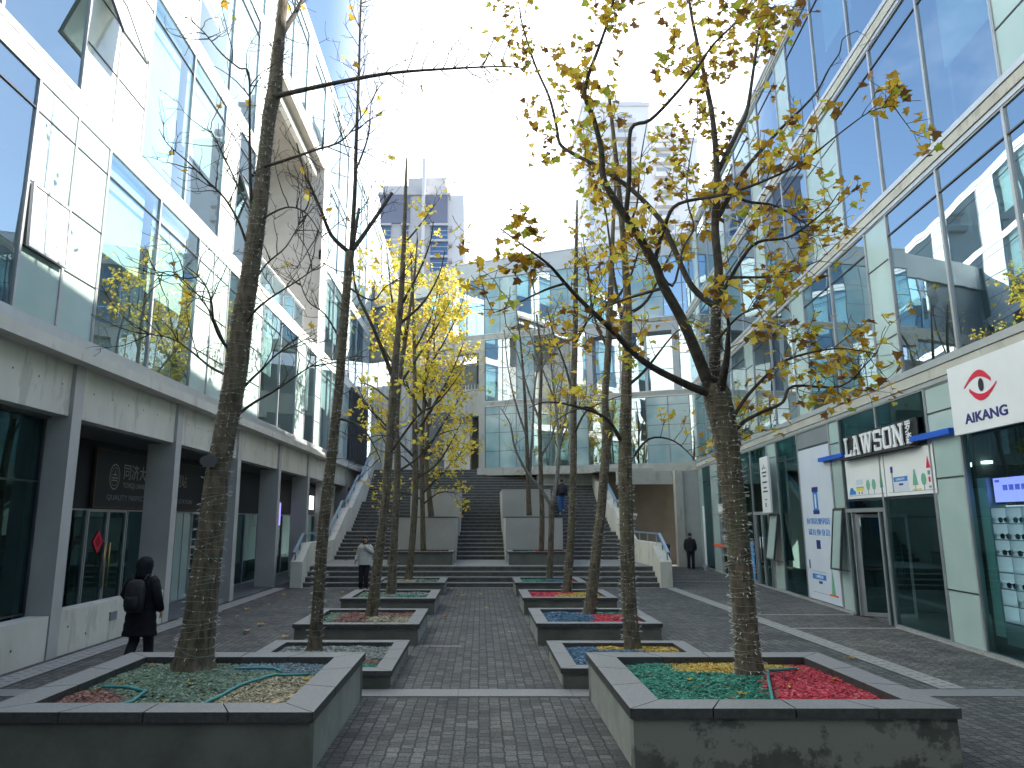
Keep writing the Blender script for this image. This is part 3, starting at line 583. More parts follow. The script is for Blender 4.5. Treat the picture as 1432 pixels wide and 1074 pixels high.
# red strip and little lit signs deep in the arcade
b = M(); b.fbox(AF, 25.2, 25.32, .5, 2.2, .02, .05); tag(b.build('red_banner', X['red']), 'thin vertical red banner on the glass in the arcade', 'banner')
def lit(s, z, ds, dz, c, lab):
    e_ = empty('lit_sign', AF.p(s, z), lab, 'sign'); q = M(); q.fbox(AF, s, s + ds, z, z + dz, .45, .55); q.build('housing', X['alu_dark'], e_)
    q = M(); n_ = 3
    for k in range(n_): q.fbox(AF, s + .04 + k * (ds - .08) / n_, s + .04 + (k + .75) * (ds - .08) / n_, z + .05, z + dz - .05, .55, .556)
    q.build('light_face', pm('lit_face', c, emit=.8), e_)
lit(33.5, 2.7, 1.6, .75, (.9, .95, 1), 'small white lit sign deep in the dark arcade by the stairs')
lit(29.0, 2.0, .3, 1.0, (.2, .16, .45), 'narrow violet lit sign deep in the dark arcade')
# ================================================================ lettering
def text_m(s, size, bold=0.0, cjk=False):
    c = bpy.data.curves.new('txt', 'FONT'); c.body = s; c.size = size; c.extrude = .004; c.offset = bold; c.resolution_u = 3; c.align_x = 'LEFT'
    o = bpy.data.objects.new('txt', c); sc.collection.objects.link(o); dg = bpy.context.evaluated_depsgraph_get(); dg.update()
    me = bpy.data.meshes.new_from_object(o.evaluated_get(dg)); bpy.data.objects.remove(o); return me
def text(s, size, org, right, up, mat, parent, name='lettering', bold=0.0, width=None):
    me = text_m(s, size, bold); me.materials.clear(); me.materials.append(mat)
    xs = [v.co.x for v in me.vertices] or [0]; kx = width / (max(xs) - min(xs)) if width else 1; x0 = min(xs)
    right = Vector(right).normalized(); up = Vector(up).normalized(); n = right.cross(up); org = Vector(org)
    for v in me.vertices: v.co = org + right * ((v.co.x - x0) * kx) + up * v.co.y + n * v.co.z
    o = bpy.data.objects.new(name, me); sc.collection.objects.link(o)
    if parent: attach(o, parent)
    return o
ZU = Vector((0, 0, 1))
sg = empty('shop_sign', AF.p(18.8, 2.56), 'wide dark navy signboard with a round crest and silver lettering in the arcade', 'sign')
b = M(); b.fbox(AF, 15.95, 21.9, 2.56, 3.82, .02, .07); b.build('board', X['signboard'], sg)
b = M(); b.fbox(AF, 15.9, 21.95, 3.82, 3.86, .02, .09); b.fbox(AF, 15.9, 15.95, 2.56, 3.82, .02, .09); b.fbox(AF, 15.9, 21.95, 2.52, 2.56, .02, .09); b.build('trim', X['bronze'], sg)
text('同济大学', .40, AF.p(17.2, 3.25, .075), AF.u, ZU, X['sign_silver'], sg)
text('TONGJI UNIVERSITY', .17, AF.p(17.2, 3.02, .075), AF.u, ZU, X['sign_silver'], sg)
text('质量检测站', .40, AF.p(18.95, 3.20, .075), AF.u, ZU, X['sign_silver'], sg)
text('QUALITY INSPECTION AND TESTING STATION', .17, AF.p(16.5, 2.72, .075), AF.u, ZU, X['grey_print'], sg, width=4.9)
b = M()
for r0, r1 in ((.27, .30), (.20, .215)):
    for k in range(24):
        a0, a1 = k * math.pi / 12, (k + 1) * math.pi / 12
        b.add([AF.p(16.78 + r * math.cos(a) * .8, 3.25 + r * math.sin(a), .076) for r, a in ((r0, a0), (r1, a0), (r1, a1), (r0, a1))], [(0, 1, 2, 3)])
for dz, w_ in ((-.1, .22), (-.04, .26), (.03, .2)): b.fbox(AF, 16.78 - w_ / 2, 16.78 + w_ / 2, 3.25 + dz, 3.25 + dz + .03, .072, .08)
b.fbox(AF, 16.765, 16.795, 3.285, 3.40, .072, .081); b.build('crest', X['sign_silver'], sg)

# ================================================================ RIGHT BUILDING
RB = empty('office_building', RF.p(18, 0), 'blue glass curtain wall office building with shops along the pavement', 'building')
S0, S1 = -9.0, 36.9; OB = -9.0
fl = [(5.22, 8.74), (9.15, 12.67), (13.10, 16.45)]
b = M()
for z0, z1 in ((4.80, 5.2), (8.76, 9.13), (12.69, 13.08), (16.47, 16.7)): b.fbox(RF, S0, S1, z0, z1, OB, -.09)
b.build('floor_slab', X['room_ceiling'], RB)
b = M(); b.fbox(RF, S0, S1, 0, 16.46, OB - .2, OB); b.fbox(RF, S0 - .2, S0, 0, 16.46, OB, -.1); b.fbox(RF, S1, S1 + .2, 0, 16.46, OB, -.1); b.build('interior_wall', X['room'], RB)
b = M()
for s in (6.0, 12.42, 19.75, 25.08, 31): 
    for z0, z1 in fl: b.fbox(RF, s, s + .1, z0 + .01, z1 - .01, OB + .01, -.5)
b.build('partition', X['room'], RB)
b = M(); b.fbox(RF, S0 - .2, S1 + .2, 16.62, 16.82, OB - .2, .05, 0); b.fbox(RF, S0 - .2, S1 + .2, 16.82, 16.9, OB - .2, .09, 1); b.build('roof', [X['concrete_band'], X['metal_sill']], RB)
for z0, zc0, zc1, z1 in ((4.78, 4.87, 5.08, 5.22), (8.74, 8.83, 9.03, 9.15), (12.67, 12.76, 12.98, 13.10), (16.45, 16.5, 16.6, 16.62)):
    b = M(); b.fbox(RF, S0, S1, z0, zc0, -.08, .05, 0); b.fbox(RF, S0, S1, zc0 + .008, zc1, -.08, .075, 1); b.fbox(RF, S0, S1, zc1 + .01, z1, -.08, .10, 0); b.fbox(RF, S0, S1, zc0, zc0 + .008, -.08, .03, 2); b.fbox(RF, S0, S1, zc1, zc1 + .01, -.08, .03, 2)
    b.build('band', [X['metal_sill'], X['concrete_band'], X['alu_dark']], RB)
g2 = [('w', 6.3, 8.3), ('w', 8.3, 10.38), ('w', 10.38, 12.42), ('w', 12.42, 14.49), ('s', 14.49, 15.55), ('w', 15.55, 17.68), ('w', 17.68, 19.72), ('s', 19.72, 20.82), ('w', 20.82, 22.97), ('w', 22.97, 25.08), ('s', 25.08, 26.1), ('w', 26.1, 28.2), ('w', 28.2, 30.3), ('s', 30.3, 31.4), ('w', 31.4, 33.5), ('w', 33.5, 35.6), ('s', 35.6, 36.7)]
g3 = [('w', 6.2, 8.25), ('s', 8.25, 10.31), ('w', 10.31, 12.38), ('w', 12.38, 14.44), ('w', 14.44, 16.5), ('s', 16.5, 17.57), ('s', 17.57, 18.65), ('w', 18.65, 20.7), ('w', 20.7, 22.8), ('s', 22.8, 23.9), ('w', 23.9, 26), ('w', 26, 28.1), ('s', 28.1, 29.2), ('w', 29.2, 31.3), ('w', 31.3, 33.4), ('s', 33.4, 34.5), ('w', 34.5, 36.7)]
g4 = [('w', 9.0, 11.1), ('s', 11.1, 13.2), ('w', 13.2, 15.3), ('w', 15.3, 17.4), ('w', 17.4, 19.45), ('s', 19.45, 20.5), ('w', 20.5, 22.6), ('s', 22.6, 23.7), ('w', 23.7, 25.8), ('w', 25.8, 27.9), ('s', 27.9, 29), ('w', 29, 31.1), ('w', 31.1, 33.2), ('s', 33.2, 34.3), ('w', 34.3, 36.7)]
for cells, (z0, z1) in zip((g2, g3, g4), fl):
    for k, s0, s1 in cells:
        if k == 'w': window(RF, s0, s1, z0, z1, RB, X['glass_r'], (z1 - .5,), blind=rw.choice((None, None, z0 + 1.4)))
        else: spandrel(RF, s0, s1, z0, z1, RB, X['frost'], (z1 - .98, z0 + .88))
    b = M(); b.fbox(RF, S0, cells[0][1], z0, z1, -.08, 0); b.build('end_panel', X['frost'], RB)
# ground floor
b = M(); b.fbox(RF, S0, 15.9, 0, .05, -.2, .06); b.fbox(RF, 18.08, S1, 0, .05, -.2, .06); b.build('kerb', X['strip'], RB)
gz0, gz1 = .05, 4.78
for s0, s1 in ((6.3, 8.5), (8.5, 10.6), (10.6, 12.69)): window(RF, s0, s1, gz0, gz1, RB, X['glass_shop'], (4.27,) if s1 < 12 else (), name='shop_window')
spandrel(RF, 12.69, 13.76, gz0, gz1, RB, X['frost'], (4.27, 3.03, 1.0))
window(RF, 13.76, 15.93, gz0, gz1, RB, X['glass_shop'], (3.72, 2.72), name='shop_window')
window(RF, 15.93, 18.06, 2.5, gz1, RB, X['glass_shop'], (3.72, 2.72), name='shop_window')
b = M(); b.fbox(RF, 15.93, 15.99, .02, 2.5, -.07, .04); b.fbox(RF, 17.98, 18.06, .02, 2.5, -.07, .04); b.fbox(RF, 15.99, 17.98, 2.44, 2.5, -.07, .036); b.fbox(RF, 16.2, 16.27, .02, 2.44, -.07, .03); b.fbox(RF, 17.68, 17.75, .02, 2.44, -.07, .03)
o = b.build('door', X['alu'], RB)
for u_, v_ in ((15.99, 16.2), (17.75, 17.98)):
    p = M(); p.add([RF.p(u_, .03), RF.p(v_, .03), RF.p(v_, 2.44), RF.p(u_, 2.44)], [(0, 1, 2, 3)]); p.build('pane', X['glass_shop'], o)
# the leaf standing open into the shop
A_, B_ = RF.p(17.66, 0, -.04), RF.p(17.2, 0, -1.05)
dd = (B_ - A_).normalized(); DF = Fr((A_.x, A_.y), (dd.x, dd.y), (-dd.y, dd.x))
b = M()
for q in (0, 1.02): b.fbox(DF, q, q + .06, .03, 2.4, -.02, .02)
b.fbox(DF, .06, 1.02, .03, .12, -.02, .018); b.fbox(DF, .06, 1.02, 2.32, 2.4, -.02, .018); o2 = b.build('open_door', X['alu'], RB)
p = M(); p.add([DF.p(.06, .12), DF.p(1.02, .12), DF.p(1.02, 2.32), DF.p(.06, 2.32)], [(0, 1, 2, 3)]); p.build('pane', X['glass_shop'], o2)
h = M(); h.tube([DF.p(.9, .7, .07), DF.p(.9, 1.8, .07)], .016, 6); h.tube([DF.p(.9, .75, .0), DF.p(.9, .75, .07)], .01, 5); h.tube([DF.p(.9, 1.75, .0), DF.p(.9, 1.75, .07)], .01, 5); h.build('handle', X['steel'], o2, True)
spandrel(RF, 18.06, 18.74, gz0, gz1, RB, X['frost'], (4.2, 2.55, 1.02)); sash(RF, 18.09, 18.72, 1.02, 2.55, RB, 7, X['frost'], .045)
window(RF, 18.74, 21.22, gz0, gz1, RB, X['glass_shop'], (4.28,), name='shop_window')
b = M(); b.fbox(RF, 18.78, 21.18, 4.31, 4.74, -.03, .012); b.build('grey_panel', X['grey_panel'], RB)
window(RF, 21.22, 23.3, gz0, gz1, RB, X['glass_shop'], (4.1,), name='shop_window')
spandrel(RF, 23.3, 24.3, gz0, gz1, RB, X['frost'], (4.3, 2.45, .95)); sash(RF, 23.35, 24.25, .98, 2.45, RB, 9, X['frost'], .045)
window(RF, 24.3, 26.4, 2.52, gz1, RB, X['glass_shop'], (4.2,), name='shop_window')
for s0, s1 in ((24.3, 26.4), (29.6, 31.8)):
    b = M(); m_ = (s0 + s1) / 2
    for q in (s0, s0 + .25, m_ - .06, m_ + .01, s1 - .3, s1 - .06): b.fbox(RF, q, q + .05, .05, 2.5, -.07, .05)
    b.fbox(RF, s0 + .05, s1 - .06, 2.44, 2.52, -.07, .045); o = b.build('door', X['alu'], RB)
    p = M(); p.add([RF.p(s0 + .05, .06), RF.p(s1 - .06, .06), RF.p(s1 - .06, 2.44), RF.p(s0 + .05, 2.44)], [(0, 1, 2, 3)]); p.build('pane', X['glass_shop'], o)
    for q in (m_ - .16, m_ + .14):
        h = M(); h.tube([RF.p(q, .8, .1), RF.p(q, 1.7, .1)], .016, 6); h.tube([RF.p(q, .85, .0), RF.p(q, .85, .1)], .01, 5); h.tube([RF.p(q, 1.65, .0), RF.p(q, 1.65, .1)], .01, 5); h.build('handle', X['steel'], o, True)
window(RF, 26.4, 28.0, gz0, gz1, RB, X['glass_shop'], (4.1, 2.5), name='shop_window'); window(RF, 28.0, 29.6, gz0, gz1, RB, X['glass_shop'], (4.1, 2.5), name='shop_window')
window(RF, 29.6, 31.8, 2.52, gz1, RB, X['glass_shop'], (4.1,), name='shop_window')
spandrel(RF, 31.8, 33.2, gz0, gz1, RB, X['frost'], (4.2, 2.5)); window(RF, 33.2, 35.0, gz0, gz1, RB, X['glass_shop'], (4.1, 2.5), name='shop_window'); spandrel(RF, 35.0, 36.7, gz0, gz1, RB, X['frost'], (4.2, 2.5))
b = M(); b.fbox(RF, S0, 6.3, gz0, gz1, -.08, 0); b.build('end_panel', X['frost'], RB)
b = M(); b.fbox(RF, 4, S1, 0, 4.77, -5.2, -5.1)
for s in (4, 13.0, 18.4, 23.6, 28.0, 33.2): b.fbox(RF, s, s + .12, .01, 4.7, -5.09, -.35)
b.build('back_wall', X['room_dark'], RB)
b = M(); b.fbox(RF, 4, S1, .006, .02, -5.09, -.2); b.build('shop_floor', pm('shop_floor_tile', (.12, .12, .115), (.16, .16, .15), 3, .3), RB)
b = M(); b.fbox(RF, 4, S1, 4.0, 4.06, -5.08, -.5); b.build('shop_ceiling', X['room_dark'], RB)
# white stripes of shop ceiling lights
for s0, s1, z_, o_ in ((13.9, 15.75, 3.35, -1.4), (12.85, 13.65, 3.25, -.5), (19.5, 21, 3.6, -2)):
    q = M(); q.fbox(RF, s0, s1, z_, z_ + .05, o_ - .06, o_ + .06); q.build('strip_light', pm('strip_light_face', (.95, 1, .96), emit=1.1), RB)

RT = -RF.u.normalized()                                    # reading direction on this wall
# ---- shop sign with slab letters
ls = empty('shop_sign', RF.p(16, 3.75), 'white slab serif LAWSON letters flanked by bright blue bars over the shop door', 'sign')
def strokes(m_, lst, s_left, z0, wid, hei, o0, o1):
    for i, (ax, ay, bx, by, th) in enumerate(lst):
        a_, b_ = Vector((ax, ay)), Vector((bx, by)); d = (b_ - a_).normalized(); n_ = Vector((-d.y, d.x)) * th / 2
        pts = [a_ - n_, b_ - n_, b_ + n_, a_ + n_]; oo = o1 + .0009 * (i % 7)
        w_ = [RF.p(s_left - q.x * wid, z0 + q.y * hei, o_) for o_ in (o0, oo) for q in pts]
        m_.hexa(w_)
LET = {
 'L': [(.22, 0, .22, 1, .2), (.02, .94, .46, .94, .12), (0, .07, .98, .07, .14), (.90, .14, .90, .32, .15)],
 'A': [(.20, .1, .45, .98, .18), (.80, .1, .52, .98, .18), (.28, .36, .72, .36, .12), (.0, .06, .38, .06, .12), (.62, .06, 1.0, .06, .12), (.22, .95, .60, .95, .1)],
 'W': [(.14, .95, .30, .02, .15), (.34, .02, .50, .95, .13), (.50, .95, .66, .02, .15), (.70, .02, .86, .95, .13), (0, .94, .32, .94, .12), (.36, .94, .66, .94, .115), (.7, .94, 1, .94, .12)],
 'S': [(.12, .92, .88, .92, .15), (.88, .98, .88, .70, .16), (.10, .94, .10, .55, .19), (.05, .53, .95, .47, .15), (.90, .50, .90, .08, .19), (.12, .08, .88, .08, .15), (.12, .02, .12, .30, .16)],
 'O': [(.12, .08, .12, .92, .21), (.88, .08, .88, .92, .21), (.1, .93, .9, .93, .14), (.1, .07, .9, .07, .14)],
 'N': [(.18, 0, .18, 1, .16), (.82, 0, .82, 1, .16), (.16, .97, .82, .05, .19), (0, .06, .36, .06, .12), (0, .94, .3, .94, .12), (.64, .94, 1, .94, .12), (.66, .055, .97, .055, .11)]}
edges_ = [17.55, 17.08, 16.62, 15.92, 15.47, 15.02, 14.5]
for ch, sl, sr in zip('LAWSON', edges_[:-1], edges_[1:]):
    q = M(); strokes(q, LET[ch], sl - .02, 3.76, sl - sr - .05, .46, .10, .13); q.build('letter', X['white'], ls)
text('罗', .26, RF.p(14.44, 4.02, .12), RT, ZU, X['white'], ls, 'letter', bold=.004); text('森', .26, RF.p(14.44, 3.78, .12), RT, ZU, X['white'], ls, 'letter', bold=.004)
for s0, s1 in ((17.6, 19.2), (12.74, 14.18)):
    q = M(); q.fbox(RF, s0, s1, 3.78, 3.885, .05, .18); q.build('bar', X['blue'], ls)
q = M(); q.fbox(RF, 14.05, 17.6, 3.70, 3.735, .07, .24); q.build('letter_rail', X['black'], ls)
q = M(); q.fbox(RF, 14.05, 17.6, 3.70, 4.27, .04, .065); q.build('backing', X['black'], ls)
# ---- eye clinic sign
ak = empty('shop_sign', RF.p(11.6, 3.72), 'white AIKANG sign with a red eye shaped emblem', 'sign')
q = M(); q.fbox(RF, 10.0, 12.58, 3.72, 4.92, .09, .17); q.build('panel', X['white'], ak)
text('AIKANG', .23, RF.p(12.20, 3.88, .174), RT, ZU, X['navy'], ak, bold=.006, width=1.18)
def arc(m_, cs, cz, up, mat_i):          # tapering crescent
    n_ = 14; top, bot = [], []
    for i in range(n_ + 1):
        t_ = i / n_; x = -.38 + .76 * t_
        base = .16 * (1 - (2 * t_ - 1) ** 2 * .9); th = .02 + .085 * math.sin(min(1, t_ * 1.05) ** 1.5 * math.pi * .86)
        top.append((x, base + th)); bot.append((x, base - .01))
    poly = bot + top[::-1]
    if not up: poly = [(-a_, -b_) for a_, b_ in poly]
    for i in range(n_):
        qd = [bot[i], bot[i + 1], top[i + 1], top[i]]
        if not up: qd = [(-a_, -b_) for a_, b_ in qd]
        m_.add([RF.p(cs - a_, cz + b_, .178) for a_, b_ in qd], [(0, 1, 2, 3)], mat_i)
q = M(); arc(q, 11.72, 4.46, True, 0); arc(q, 11.58, 4.46, False, 0)
q.add([RF.p(11.62 + .075 * math.cos(a_), 4.46 + .11 * math.sin(a_), .178) for a_ in [k * math.pi / 10 for k in range(20)]], [tuple(range(20))], 1)
q.build('emblem', [X['red'], X['signboard']], ak)
# ---- printed posters over the shop window
def poster_fig(kind, parent):
    q = M(); L_ = 0.012
    def r(s0, s1, z0, z1, m, o=.034): q.fbox(RF, s0, s1, z0, z1, .03, o, m)
    return q, r
for s0, s1, lab in ((13.66, 15.72, 'white window poster printed with a small blue shop and trees'), (15.76, 17.82, 'white window poster printed with a blue car, a bus and trees')):
    e_ = empty('window_poster', RF.p((s0 + s1) / 2, 2.76), lab, 'poster'); q = M(); q.fbox(RF, s0, s1, 2.76, 3.69, .018, .03); q.build('sheet', X['white'], e_)
    q = M()
    def r(a, b_, c, d, m, o=.036): q.fbox(RF, s1 - b_, s1 - a, c, d, .03, o, m)
    def tree_(x, z, w_, h_, con):
        pl_ = [(-w_, h_ * .25), (w_, h_ * .25), (w_ * .25, h_), (-w_ * .25, h_)] if con else [(w_ * math.cos(k * .785), h_ * .62 + h_ * .38 * math.sin(k * .785)) for k in range(8)]
        q.prism([(a_ + 0, b_) for a_, b_ in pl_], RF.p(s1 - x, z, .031), RT, ZU, RF.n * .004, 1); r(x - .008, x + .008, z, z + h_ * .4, 3, .037)
    r(.1, s1 - s0 - .05, 2.83, 2.838, 3)
    if s0 < 14:
        r(.35, 1.0, 2.86, 3.14, 4); r(.38, .98, 3.05, 3.15, 0, .038); r(.60, .78, 2.97, 3.01, 5, .038); r(.3, .34, 2.84, 3.3, 3); r(.27, .37, 3.25, 3.38, 5, .038)
        tree_(1.28, 2.84, .11, .42, True); tree_(1.62, 2.84, .1, .33, False); r(1.16, 1.5, 2.85, 2.875, 2)
        q.prism([(-.08, 0), (.08, 0), (0, .24)], RF.p(s1 - 1.84, 3.25, .031), RT, ZU, RF.n * .004, 6); r(1.80, 1.88, 3.12, 3.2, 3); r(1.81, 1.87, 2.98, 3.08, 6); r(1.8, 1.88, 2.87, 2.91, 3)
    else:
        q.prism([(-.18, 0), (.2, 0), (.2, .07), (.1, .1), (.04, .16), (-.08, .16), (-.14, .09)], RF.p(s1 - .3, 2.86, .031), RT, ZU, RF.n * .004, 0)
        r(.55, .95, 2.93, 3.0, 2); r(.55, .95, 3.0, 3.03, 1); r(.56, .94, 3.08, 3.2, 4); r(.66, .70, 2.86, 2.91, 5); r(.82, .86, 2.86, 2.91, 5)
        tree_(1.2, 2.84, .1, .34, False); tree_(1.5, 2.84, .1, .34, False); tree_(1.88, 2.84, .08, .5, True)
    q.build('print', [X['midblue'], X['green_print'], X['yellow_print'], X['grey_print'], X['poster'], X['navy'], X['red']], e_)
    if s0 < 14: text('LAWSON', .075, RF.p(s1 - .50, 3.075, .039), RT, ZU, X['white'], e_, width=.36)
tp = empty('window_poster', RF.p(19.9, .08), 'tall pale blue poster with a blue emblem and handwritten slogan', 'poster')
q = M(); q.fbox(RF, 18.80, 21.16, .10, 4.25, .018, .03); q.build('sheet', X['poster'], tp)
q = M()
q.fbox(RF, 19.87, 20.23, 2.50, 3.10, .03, .034, 0); q.fbox(RF, 19.82, 20.28, 3.02, 3.16, .03, .036, 1); q.fbox(RF, 19.82, 20.28, 2.42, 2.53, .03, .036, 1); q.fbox(RF, 20.0, 20.10, 2.58, 2.96, .03, .038, 2)
q.fbox(RF, 19.95, 20.25, 1.48, 1.72, .03, .034, 1)
q.fbox(RF, 19.75, 20.75, .66, .80, .03, .034, 0); q.fbox(RF, 20.05, 20.3, .55, .62, .03, .034, 1); q.fbox(RF, 19.7, 20.8, .3, .31, .03, .034, 4); q.fbox(RF, 19.7, 20.8, .86, .87, .03, .034, 4)
q.fbox(RF, 20.86, 20.95, .92, 1.16, .03, .034, 1); q.prism([(-.14, 0), (.14, 0), (0, .75)], RF.p(19.3, .33, .031), RT, ZU, RF.n * .004, 3); q.fbox(RF, 19.0, 19.6, .3, .34, .03, .036, 5)
q.build('print', [X['midblue'], X['navy'], X['white'], X['green_print'], X['grey_print'], X['orange']], tp)
text('好邻居便利店', .19, RF.p(20.86, 2.16, .034), RT, ZU, X['midblue'], tp, width=1.75); text('就在你身边', .19, RF.p(20.78, 1.86, .034), RT, ZU, X['midblue'], tp, width=1.6)
text('LAWSON', .12, RF.p(20.5, .69, .036), RT, ZU, X['white'], tp, width=.55)
ns = empty('notice_board', RF.p(23.8, 2.48), 'narrow white projecting notice board with short lines of black print', 'sign')
q = M(); q.fbox(RF, 23.30, 24.20, 2.50, 4.32, .24, .30); q.build('board', X['white'], ns)
for k, (zz, ww) in enumerate(((3.78, .5), (3.66, .36), (3.46, .5), (3.28, .3), (3.16, .5))):
    q = M(); q.fbox(RF, 23.75 - ww / 2, 23.75 + ww / 2, zz, zz + .05, .30, .304); q.build('print_line', X['black'], ns)
q = M(); q.prism([(-.2, 0), (-.05, 0), (0, .1), (.05, .02), (.22, 0), (.22, .03), (.05, .05), (0, .16), (-.06, .05), (-.2, .04)], RF.p(23.75, 3.92, .301), RT, ZU, RF.n * .003); q.build('logo', X['black'], ns)
q = M(); q.fbox(RF, 23.6, 23.9, 2.9, 2.94, .30, .303); q.fbox(RF, 23.72, 23.86, 2.68, 2.82, .30, .303); q.build('small_print', X['grey_print'], ns)
# blue board, white post, orange film and pennant near the far doors
q = M(); q.fbox(RF, 26.5, 27.2, .1, 1.5, .06, .10); tag(q.build('advert_board', pm('cyan_board', (.08, .35, .72), None, rough=.4)), 'bright blue advert board leaning by the doors behind the tree trunk', 'board')
e_ = empty('entrance_banner', RF.p(33.4, 0), 'tall narrow white banner stand by the far glass', 'banner'); q = M(); q.fbox(RF, 33.3, 33.55, .25, 2.9, .35, .39); q.build('cloth', X['white'], e_); q = M(); cc = RF.p(33.4, 0, .38); q.loft([(cc.x, cc.y, 0, .13, .13), (cc.x, cc.y, .18, .12, .12), (cc.x, cc.y, .3, .03, .03)], 12); q.build('base', X['grey_panel'], e_)
for k, (s0, s1) in enumerate(((31.85, 33.1), (29.7, 31.7))):
    q = M(); q.fbox(RF, s0, s1, 1.12, 1.24, .055, .06); tag(q.build('warning_film', X['orange']), 'orange warning stripe on the ' + ('frosted panel beside the standing person' if k == 0 else 'far glass door'), 'stripe')
q = M(); q.fbox(RF, 29.7, 31.7, 2.55, 2.95, .05, .09); tag(q.build('door_sign', X['white']), 'plain white sign strip over the far glass door', 'sign')
q = M(); q.prism([(-.25, 0), (.25, .05), (.12, .42), (-.05, .45)], RF.p(29.2, 3.3, .06), RT, ZU, RF.n * .02); tag(q.build('pennant', X['orange']), 'small orange paper pennant on the glass above the far doors', 'pennant')
# ---- glasses display
ds = empty('display_shelf', RF.p(11, .6, -.2), 'lit white display shelf of square cubbies behind the shop glass', 'shelf')
lite = pm('lit_shelf_back', (.80, .85, .92), emit=.3)
q = M(); q.fbox(RF, 9.2, 12.34, .6, 2.5, -.40, -.38); q.build('back_panel', lite, ds)
q = M()
cw_ = .40; ch_ = .265
for k in range(8): q.fbox(RF, 9.2, 12.34, .6 + ch_ * k, .615 + ch_ * k, -.37, -.13)
for k in range(7): q.fbox(RF, 12.34 - cw_ * k - .012, 12.34 - cw_ * k, .616, 2.47, -.37, -.125)
q.build('frame', X['steel'], ds)
q = M(); q.fbox(RF, 12.35, 12.62, .35, 2.97, -.42, -.12); q.build('side_panel', X['frost'], ds)
q = M(); q.fbox(RF, 9.2, 12.34, .25, .59, -.42, -.12); q.build('base', X['grey_panel'], ds)
scn = empty('display_screen', RF.p(11, 2.5, -.25), 'purple glowing screen above the glasses shelf', 'screen')
q = M(); q.fbox(RF, 9.97, 12.32, 2.52, 2.98, -.30, -.20); q.build('body', X['black'], scn)
q = M(); q.fbox(RF, 10.0, 12.29, 2.55, 2.95, -.20, -.196); q.build('face', pm('purple_screen_face', (.22, .20, .62), (.30, .22, .66), 2, emit=.9), scn)
q = M()
for k in range(5): q.fbox(RF, 12.04 - .16 * k - .12, 12.04 - .16 * k, 2.74, 2.83, -.196, -.192)
q.fbox(RF, 12.12, 12.24, 2.88, 2.92, -.196, -.192); q.build('screen_text', pm('screen_text', (.10, .10, .45), emit=.4), scn)
def glasses(s, z):
    e_ = empty('sunglasses', RF.p(s, z, -.20), 'dark sunglasses standing in a cubby of the lit display shelf', 'sunglasses', 'sunglasses in the display shelf')
    for k in (-1, 1):
        l_ = M(); pts = [(.062 * math.cos(a_) * (1 if abs(math.cos(a_)) < .8 else .95), .045 * math.sin(a_)) for a_ in [j * .5236 for j in range(12)]]
        l_.prism(pts, RF.p(s + .078 * k, z + .05, -.20), RT, ZU, RF.n * .012); l_.build('lens', X['black'], e_)
    f_ = M(); f_.fbox(RF, s - .016, s + .016, z + .062, z + .074, -.205, -.185); f_.fbox(RF, s - .142, s - .134, z + .06, z + .07, -.32, -.19); f_.fbox(RF, s + .134, s + .142, z + .06, z + .07, -.32, -.19); f_.build('frame', X['black'], e_)
for r_ in (1, 2, 4, 5, 6):
    for c_ in range(4):
        if (r_, c_) in ((3, 0), (1, 0), (2, 2)): continue
        glasses(12.34 - cw_ * (c_ + .5), .617 + ch_ * r_)
q = M(); q.loft([(RF.p(11.3, 0, -.16).x, RF.p(11.3, 0, -.16).y, z_, r1, r1) for z_, r1 in ((.62, .08), (.7, .12), (.82, .16), (.86, .2))], 14)
for k in range(26):
    a_, rr = rw.uniform(0, 6.28), rw.uniform(.02, .2); c_ = RF.p(11.3, 0, -.16); b_ = Vector((c_.x + rr * math.cos(a_), c_.y + rr * math.sin(a_), .86)); t_ = Vector((math.cos(a_) * .1, math.sin(a_) * .1, rw.uniform(.08, .2)))
    q.add([b_, b_ + t_ * .5 + Vector((.04, .02, 0)), b_ + t_, b_ + t_ * .5 - Vector((.04, .02, 0))], [(0, 1, 2, 3)], 1)
tag(q.build('bowl_plant', [X['black'], X['green_print']]), 'dark bowl with green leaves in front of the display shelf', 'plant')
# ---- dim racks inside the convenience shop
bc = [pm('packet_' + n_, c_, None, rough=.6) for n_, c_ in (('red', (.35, .05, .04)), ('cream', (.45, .42, .33)), ('green', (.06, .22, .08)), ('brown', (.22, .14, .07)))]
for s_, o_, lab in ((14.0, -2.6, 'dim goods rack inside the convenience shop seen through its window'), (16.0, -3.4, 'dim goods rack inside the convenience shop facing its open door')):
    e_ = empty('goods_rack', RF.p(s_, 0, o_), lab, 'rack'); q = M()
    for k in range(5): q.fbox(RF, s_, s_ + 1.8, .15 + .4 * k, .18 + .4 * k, o_ - .35, o_ + .02)
    for k in (0, .9, 1.78): q.fbox(RF, s_ + k, s_ + k + .03, .02, 1.9, o_ - .36, o_ - .33)
    q.build('frame', X['steel'], e_)
    for k in range(4):
        q = M(); x_ = s_ + .05
        while x_ < s_ + 1.65:
            w_ = rw.uniform(.08, .18); q.fbox(RF, x_, x_ + w_, .182 + .4 * k, .182 + .4 * k + rw.uniform(.15, .32), o_ - .3, o_ - rw.uniform(0, .08), rw.randrange(4)); x_ += w_ + .02
        q.build('goods_row', bc, e_)

for o_ in list(sc.objects):            # glass on this wall faces the court
    if o_.type == 'MESH' and o_.name.startswith('pane') and o_.data.polygons and o_.data.polygons[0].normal.dot(RF.n) < 0 and o_.data.polygons[0].normal.x > .9 and o_.data.vertices[0].co.x > 5:
        o_.data.flip_normals()
